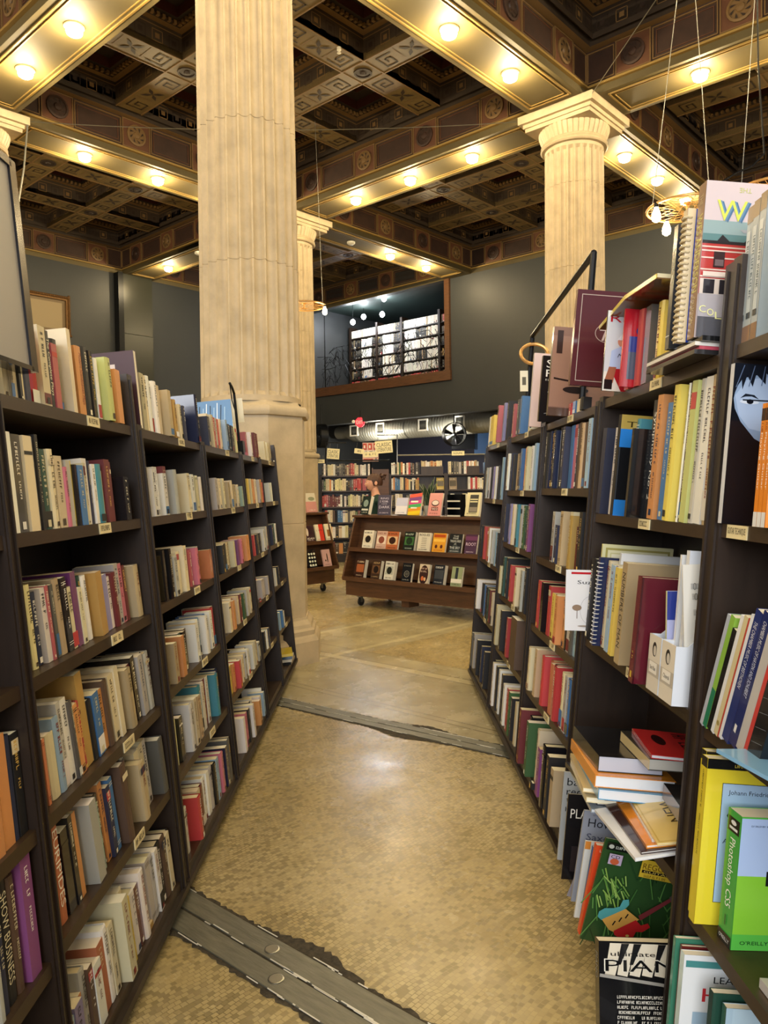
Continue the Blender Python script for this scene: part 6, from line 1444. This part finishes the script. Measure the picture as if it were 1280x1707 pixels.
mg('blue magazine with dark lettering behind the red one, bottom shelf', 2.44, -.09, .27, .27, '4a6a9c', lambda A, W, H: (A.text('Patterns', W*.1, H*.84, W*.6, H*.1, '1e2c50'), A.rect(0, 0, W, H*.5, '34507c')), 3, ry=4)
mg('orange red magazine behind the green guitar one', 2.385, -.105, .30, .265, 'd84a26', lambda A, W, H: A.words(W*.05, H*.93, W*.6, H*.03, 'f0d8c8', rs), 4, ry=5, Tk=.02)
def reggae(A, W, H):
    A.rect(0, 0, W, H, '2c4a26'); r = random.Random(3)
    for k in range(46):
        x = W*r.random(); y = H*(.12+.75*r.random()); A.line(x, y, x+W*r.uniform(-.16, .16), y-H*r.uniform(.1, .28), .0035, r.choice(['3f6a34', '1f361c', '4f7c3c', '274425', '5a8a44']))
    for k in range(26): x = W*r.uniform(.02, .3); y = H*r.uniform(.45, .75); A.line(x, y, x+W*r.uniform(.03, .1), y-H*r.uniform(.05, .14), .004, r.choice(['7d9f4a', '6a8f42', '8aab58', '55803a']))
    A.rect(0, H*.93, W, H*.07, '151c16'); A.words(W*.1, H*.95, W*.45, H*.025, 'c8ccc0', r); A.oval(W*.05, H*.965, W*.03, H*.02, 'b8bcb0')
    A.rect(W*.05, H*.80, W*.15, H*.1, 'b0a0b8'); A.text('CD', W*.07, H*.86, W*.1, H*.03, '241c2c'); A.oval(W*.12, H*.83, W*.05, H*.03, 'b85a3a')
    A.rect(W*.42, H*.74, W*.38, H*.17, 'cfae34'); A.text('REGGAE', W*.44, H*.82, W*.34, H*.055, '6a4a1a'); A.rect(W*.44, H*.785, W*.34, H*.028, '241c14'); A.text('GUITAR', W*.46, H*.789, W*.3, H*.02, 'd8c060'); A.words(W*.46, H*.75, W*.26, H*.02, '3a2c14', r)
    # generic electric guitar
    def G(pts, c): A.poly([(W*x*.88, H*(.12+y*.85)) for x, y in pts], c)
    G([(.60, .30), (.93, .56), (.96, .53), (.64, .25)], '7a3438'); G([(.92, .57), (.97, .62), (1.0, .58), (.96, .52)], '5a4a4a')
    G([(.10, .26), (.16, .31), (.27, .33), (.34, .36), (.36, .44), (.43, .46), (.45, .40), (.40, .33), (.16, .17), (.10, .20)], '4f9a9c')
    G([(.16, .18), (.42, .35), (.62, .26), (.38, .06), (.28, .08)], 'd0a050')
    G([(.34, .08), (.58, .25), (.66, .20), (.74, .24), (.78, .20), (.70, .13), (.62, .12), (.60, .04), (.46, .0), (.36, .04)], 'c02a2e')
    for k in range(3): A.line(W*(.27+.06*k), H*(.24+.045*k), W*(.29+.06*k), H*(.285+.045*k), .004, '2a2420')
    A.oval(W*.46, H*.17, W*.02, H*.012, 'd8c070')
mg('green jungle magazine titled REGGAE GUITAR with a colourful electric guitar', 2.335, -.115, .335, .275, '2c4a26', reggae, 4, ry=8, Tk=.008, w_=wb+.0)
def piano(A, W, H):
    A.rect(0, H*.0, W, H, '131315')
    for k in range(9): A.poly([(W*(.05+.11*k), H*.62), (W*(.14+.11*k), H*.60), (W*(.22+.11*k), H*.98), (W*(.1+.11*k), H*.98)], 'cfc7b4')
    for k in (0, 1, 3, 4, 5, 7): A.poly([(W*(.16+.11*k), H*.74), (W*(.19+.11*k), H*.74), (W*(.27+.11*k), H*.98), (W*(.2+.11*k), H*.98)], '1a1a1c')
    A.rect(0, H*.60, W, H*.19, '131315') if False else None
    A.text('ultimate', W*.1, H*.84, W*.4, H*.05, '1a1a1c'); A.text('PIANO', W*.04, H*.66, W*.93, H*.15, 'e0dccf'); A.text('PIANO', W*.05, H*.665, W*.91, H*.135, '101012')
    A.line(0, H*.62, W, H*.45, .008, '8e8c86')
    rows_text(A, W, H, .08, .42, 6, 'd4d0c4', .15, .85, 6)
sp('music_book', 'book', 'black boxed book titled PIANO with slanted keyboard picture, bottom front', 1.975, -.155, wb-.0, .30, .215, .035, '131315', '1c1c20', piano, lambda A, W, H: A.text('PIANO', W*.2, H*.55, W*.5, H*.3, '8a8c90', -90), lean=-12, ry=-2, soft=True)
dsc = empty('disc_sleeve', frame(1, 2.66, -.075, wb+.002) @ RX(8) @ RY(14), 'clear plastic sleeve with a silver disc leaning at the shelf bottom', 'disc')
mb = MB(); mb.box(0, .13, 0, .0015, 0, .15, lin('8f8a92')); mb.build('sleeve', 'glossy', dsc); mb = MB(); mb.M = Matrix.Translation((.06, -.001, .062)); mb.col = lin('b9b4b0'); mb.lathe([(.012, -.001), (.058, -.001), (.058, 0), (.012, 0)], 32, axis='y', cap=False); mb.M = Matrix.Identity(4); mb.box(.0, .13, -.002, -.001, .125, .15, lin('2a2c48')); mb.build('disc', 'glossy', dsc)

# ---- right edge bookcase
v0, v1, v2, v3, v4 = RW[0]
def silver(A, W, H): A.rect(0, 0, W, H, 'a9b4bb'); A.rect(0, 0, W, H*.12, '8a6a50'); A.rect(0, H*.88, W, H*.12, '9a8468'); A.rect(W*.15, H*.2, W*.6, H*.62, 'c3ced4'); A.words(W*.3, H*.3, W*.35, H*.45, '5a6a74', rs, True); A.rect(W*.2, H*.17, W*.6, H*.04, '39424a')
for k, px in enumerate((1233, 1243, 1254)):
    sp('book', 'book', f"silver blue tall spine, {('left', 'middle', 'right')[k]} one of three on the top shelf at right edge", U(px+9, v0)-.0, .015, v0, .23, .335+.006*k, .030, '9aa6ac', 'a9b4bb', None, silver, group='three silver blue volumes on the top right shelf')
sp('book', 'book', 'grey green book with brown picture, cut by right edge on top shelf', 1.57, -.02, v0, .24, .30, .035, '8f9a94', '7d8c8c', lambda A, W, H: (A.rect(0, 0, W, H*.6, 'b8a890'), A.oval(W*.4, H*.35, W*.3, H*.15, '8a6a50'), A.rect(W*.1, H*.62, W*.8, H*.06, '6a3a34'), A.rect(W*.05, H*.12, W*.06, H*.2, '6fce4a'), A.rect(0, 0, W, H*.1, '6f8480')))
for k in range(5):
    uu = 1.50-.1*k
    sp('book', 'book', f"{('tan', 'dark blue', 'white', 'brown', 'grey')[k]} book beyond the right picture edge, top shelf", uu, .01, v0, .22, .28, .045, ('b79f74', '2a3350', 'd8d5cc', '5a4030', '8a8c88')[k]) if k < 1 else None
for k, (px, c_, t_, lb) in enumerate(((1209, 'dfe3e8', .010, 'thin white score, leftmost on the second shelf at right edge'), (1214, '33406a', .012, 'navy blue score beside the face-cover book'), (1219, 'd8d4cc', .012, 'pale score directly left of the face-cover book'))):
    sp('score', 'book', lb, U(px+4, v1), .01, v1, .23, .385-.005*k, t_, c_, c_, None, (lambda A, W, H: A.rect(0, 0, W, H*.12, 'b0405a')) if k == 0 else None, soft=True)
def facebk(A, W, H):
    A.rect(0, 0, W, H, '101319'); A.poly([(W*0.011, H*.78), (W*0.033, H*.90), (W*0.275, H*.95), (W*.62, H*.93), (W*.62, H*.42), (W*0.341, H*.5), (W*0.220, H*.54), (W*0.088, H*.64), (W*0.028, H*.72)], '8ba3c4')
    A.poly([(W*0.022, H*.8), (W*0.110, H*.9), (W*0.330, H*.93), (W*.62, H*.92), (W*.62, H*.62), (W*0.330, H*.58), (W*0.165, H*.6), (W*0.066, H*.68)], 'a5bad8')
    A.poly([(W*0.066, H*.785), (W*0.110, H*.815), (W*0.187, H*.81), (W*0.231, H*.785), (W*0.165, H*.80), (W*0.110, H*.797)], '1c222e'); A.oval(W*0.149, H*.765, W*.085, H*.014, 'd0dcec'); A.oval(W*0.154, H*.767, W*.03, H*.015, '11141c'); A.line(W*0.088, H*.775, W*.38, H*.78, .003, '11141c')
    A.poly([(0, H), (0, H*.78), (W*0.033, H*.86), (W*0.066, H*.9), (W*0.077, H*.84), (W*0.110, H*.93), (W*0.165, H*.86), (W*0.187, H*.94), (W*0.275, H*.88), (W*0.275, H*.95), (W*0.385, H*.86), (W*0.363, H*.96), (W*0.495, H*.9), (W*.62, H*.95), (W, H)], '161b26')
    for k in range(9): A.line(W*(.08+.09*k), H*.99, W*(.02+.11*k), H*(.85+.01*(k % 3)), .002, '5a6c8c')
    A.poly([(W*0.495, H*.8), (W*.62, H*.82), (W*.62, H*.76), (W*0.506, H*.765)], '11141c')
sp('book', 'book', 'large dark cover with a blue-lit face and messy fringe, right edge second shelf', U(1223, v1), -.01, v1, .275, .385, .02, '101319', 'c9cdd6', facebk, soft=True)
def pg_sp(A, W, H): A.rect(0, 0, W, H, 'e0872c'); A.rect(0, H*.86, W, H*.1, '3a241c'); A.rect(0, 0, W, H*.12, 'dcdcdc'); A.text('Playing Guitar', W*.2, H*.3, W*.55, H*.46, 'f3ead8', -90); A.words(W*.3, H*.76, W*.4, H*.08, '7a3a1a', rs, True)
for k, (px) in enumerate((1259, 1267, 1276)):
    sp('book', 'book', f"orange Playing Guitar spine, {('left', 'middle', 'right')[k]} of three at the right edge", 1.655-.018*k, -.018, v1, .22, .268, .0165, 'e08a30', 'e0872c', lambda A, W, H: (A.rect(0, H*.6, W, H*.2, '2a1c18'),), pg_sp, soft=True, group='orange Playing Guitar books')
for k in range(3): sp('book', 'book', f"{('blue', 'cream', 'black')[k]} book just past the orange guitar books, beyond frame", 1.55-.06*k, .01, v1, .22, .28, .03, ('2f5f9a', 'd9cba2', '1c1b1e')[k]) if k < 1 else None
# leaning scores on the third shelf of the right edge bookcase
lean_row = [('b0b8c8', .016, 'pale grey score, leftmost of the leaning ones at right edge', .30, None), ('8ab84a', .020, 'lime green leaning score at right edge', .30, lambda A, W, H: A.rect(0, H*.0, W, H*.35, '2a7a5a')), ('17181a', .020, 'black leaning score beside the lime green one', .27, None),
            ('dfe2e6', .014, 'white leaning score right of the black one', .31, None), ('cfc49a', .018, 'cream leaning score with gold emblem', .31, lambda A, W, H: A.oval(W*.5, H*.1, W*.35, W*.35, '9a8a50')), ('b8483a', .006, 'thin red edged leaning score', .31, None),
            ('dcdfe6', .012, 'white leaning score left of the navy volumes', .32, None), ('26336e', .030, 'navy volume lettered CHAMBER MUSIC, left one of the leaning navy pair', .33, lambda A, W, H: A.text('THE CHAMBER MUSIC OF BEETHOVEN', W*.25, H*.42, W*.45, H*.5, 'c9cfe0', -90)),
            ('212c62', .034, 'second leaning navy volume with white lettering, right of the first', .33, lambda A, W, H: (A.text('CHAMBER MUSIC OF HAYDN AND SCHUBERT', W*.3, H*.38, W*.4, H*.56, 'c9cfe0', -90), A.rect(W*.3, H*.1, W*.3, H*.06, 'e0e0e0'))), ('b9b6b4', .030, 'light grey leaning score right of the navy volumes', .31, None),
            ('c0403c', .014, 'red leaning score near the right edge', .32, None), ('1a1b1e', .05, 'thick black leaning book at the right edge', .30, lambda A, W, H: [A.line(W*.1, H*(.1+.12*k), W*.9, H*(.16+.12*k), .0012, '6a6e74') for k in range(6)])]
uu = 1.865
for c_, t_, lb, H, sa in lean_row:
    uu -= t_/cos(radians(19))+.001
    sp('score', 'book', lb, uu, -.012, v2+.002, .22, H, t_, c_, c_, (lambda A, W, H: [A.words(W*.1, H*(.2+.1*k), W*.7, H*.02, '8a8e94', rs) for k in range(5)]) if t_ > .04 else None, sa, lean=19, soft=True, group='leaning scores on the right edge shelf')
flat('book', 'book', 'sky blue book lying tilted over the shelf edge at right', 1.40, .03, v2+.065, .23, .2, .012, '6fb4dc', 'c8dce8', rz=10)
fl2 = flat('notebook', 'notebook', 'blue covered notebook lying at the shelf edge below the leaning scores', 1.40, -.035, v2+.012, .22, .12, .008, '7aa8cc', 'e0e6ea', rz=12)
# fourth shelf of the right edge bookcase
def yel(A, W, H):
    A.rect(0, H*.94, W, H*.06, '17181a'); A.words(W*.25, H*.955, W*.5, H*.018, 'd8c050', rs)
    A.rect(W*.15, H*.14, W*.75, H*.72, '1c2230'); A.rect(W*.155, H*.143, W*.74, H*.714, 'a9c6e6')
    A.text('Johann Friedrich', W*.21, H*.785, W*.4, H*.035, '1e2434'); A.text('C', W*.21, H*.62, W*.2, H*.1, '1e2434'); A.text('A SONG', W*.19, H*.5, W*.3, H*.028, '3a4458'); A.rect(W*.4, H*.36, W*.01, H*.03, '6a7a4a')
def yspn(A, W, H): A.rect(0, 0, W, H, 'd9c62e'); A.rect(0, H*.94, W, H*.06, '1a1a1c'); A.words(W*.35, H*.68, W*.22, H*.24, '6a6020', rs, True); A.words(W*.35, H*.4, W*.22, H*.25, '6a6020', rs, True)
sp('score', 'book', 'bright yellow score spine, farther of the two yellow ones', 1.837, .0, v3, .25, .405, .026, 'dfcc34', 'd9c62e', yel, yspn, soft=True)
sp('score', 'book', 'bright yellow score with pale blue title plate, nearer of two', 1.800, -.012, v3, .26, .40, .030, 'e2d038', 'd9c62e', yel, yspn, soft=True)
def psh(A, W, H):
    A.rect(0, 0, W, H, '58b848'); A.rect(0, H*.12, W, H*.46, '86c83a'); A.rect(0, H*.56, W, H*.43, 'aec6ee'); A.text('Photoshop', W*.42, H*.76, W*1.3*.44, H*.09, '14181c'); A.rect(W*.3, H*.49, W*.7, H*.11, '14161a'); A.text('the missing', W*.37, H*.52, W*.6, H*.045, 'c8e070'); A.words(W*.1, H*.93, W*.7, H*.012, '4a5a78', rs); A.text("O'REILLY", W*.08, H*.045, W*.3, H*.028, '1e4a24')
def pss(A, W, H): A.rect(0, 0, W, H, '3fa244'); A.rect(W*.08, H*.84, W*.84, H*.11, '14161a'); A.rect(W*.2, H*.86, W*.6, H*.02, 'e0e0e0'); A.oval(W*.5, H*.915, W*.2, H*.018, 'e0e0e0'); A.text('Photoshop CS5', W*.22, H*.28, W*.52, H*.52, 'f2f6ee', -90); A.rect(0, 0, W, H*.085, '17181a'); A.text("O'REILLY", W*.12, H*.025, W*.76, H*.03, 'e8e8e8'); A.rect(W*.45, H*.14, W*.08, H*.08, '1c6a30')
sp('book', 'book', 'green and blue thick software manual at the right edge, front of yellow scores', 1.70, .03, v3, .225, .305, .056, '58b848', '3fa244', psh, pss, soft=True, rz=4)
flat('book', 'book', 'pale grey book lying on the fourth shelf at the bottom right corner', 1.30, .03, v3+.001, .27, .22, .02, 'b9b6b4', 'c8c6c2', lambda A, W, H: A.text('M', W*.1, H*.3, W*.2, H*.2, 'e8e8e8'))
# bottom shelf of the right edge bookcase
def learn(A, W, H): A.rect(0, 0, W, H, 'dfe3e6'); A.rect(W*.02, H*.91, W*.6, H*.05, '4a8a8a'); A.text('LEARN TO', W*.3, H*.80, W*.55, H*.05, '23262a'); A.text('HARP', W*.2, H*.66, W*.8, H*.1, 'c0343c'); A.rect(W*.12, H*.1, W*.8, H*.48, '9ab4c8')
sp('score', 'book', 'green spined booklet, leftmost on the bottom shelf at right edge', 1.85, -.03, v4, .24, .335, .014, '3a7a62', '4a8a72', soft=True)
sp('score', 'book', 'dark red slim booklet between green spine and the LEARN booklet', 1.835, -.02, v4, .24, .325, .010, '6a2424', '7a2c28', soft=True)
sp('score', 'book', 'white booklet reading LEARN TO in black over red letters, bottom right', 1.80, -.028, v4, .25, .325, .022, 'dfe3e6', 'c9dcd8', learn, soft=True)
sp('score', 'book', 'dark green spined book in front of the LEARN booklet', 1.70, .0, v4, .24, .30, .02, '23463a', '1e3c34', soft=True)
sp('score', 'book', 'pale blue cover with navy ribbon shape, nearest on the bottom right shelf', 1.665, .015, v4, .24, .29, .02, 'a9c4d6', '2a5a4c', lambda A, W, H: (A.rect(W*.06, 0, W*.9, H, 'b4cede'), A.poly([(W*.35, H*.35), (W*.6, H*.42), (W*.9, H*.2), (W*.6, H*.22)], '24307c')), soft=True)

# rows of the far shelves as one mass
if stuff.v:
    so = stuff.build('books', 'paint'); tag(so, 'mixed upright books filling the farther shelves on both sides and at the back', 'books', kind='stuff')
    sp_ = stuff_pages.build('pages', 'pages', so)
print('single books', n_single, 'stuff faces', len(stuff.f))
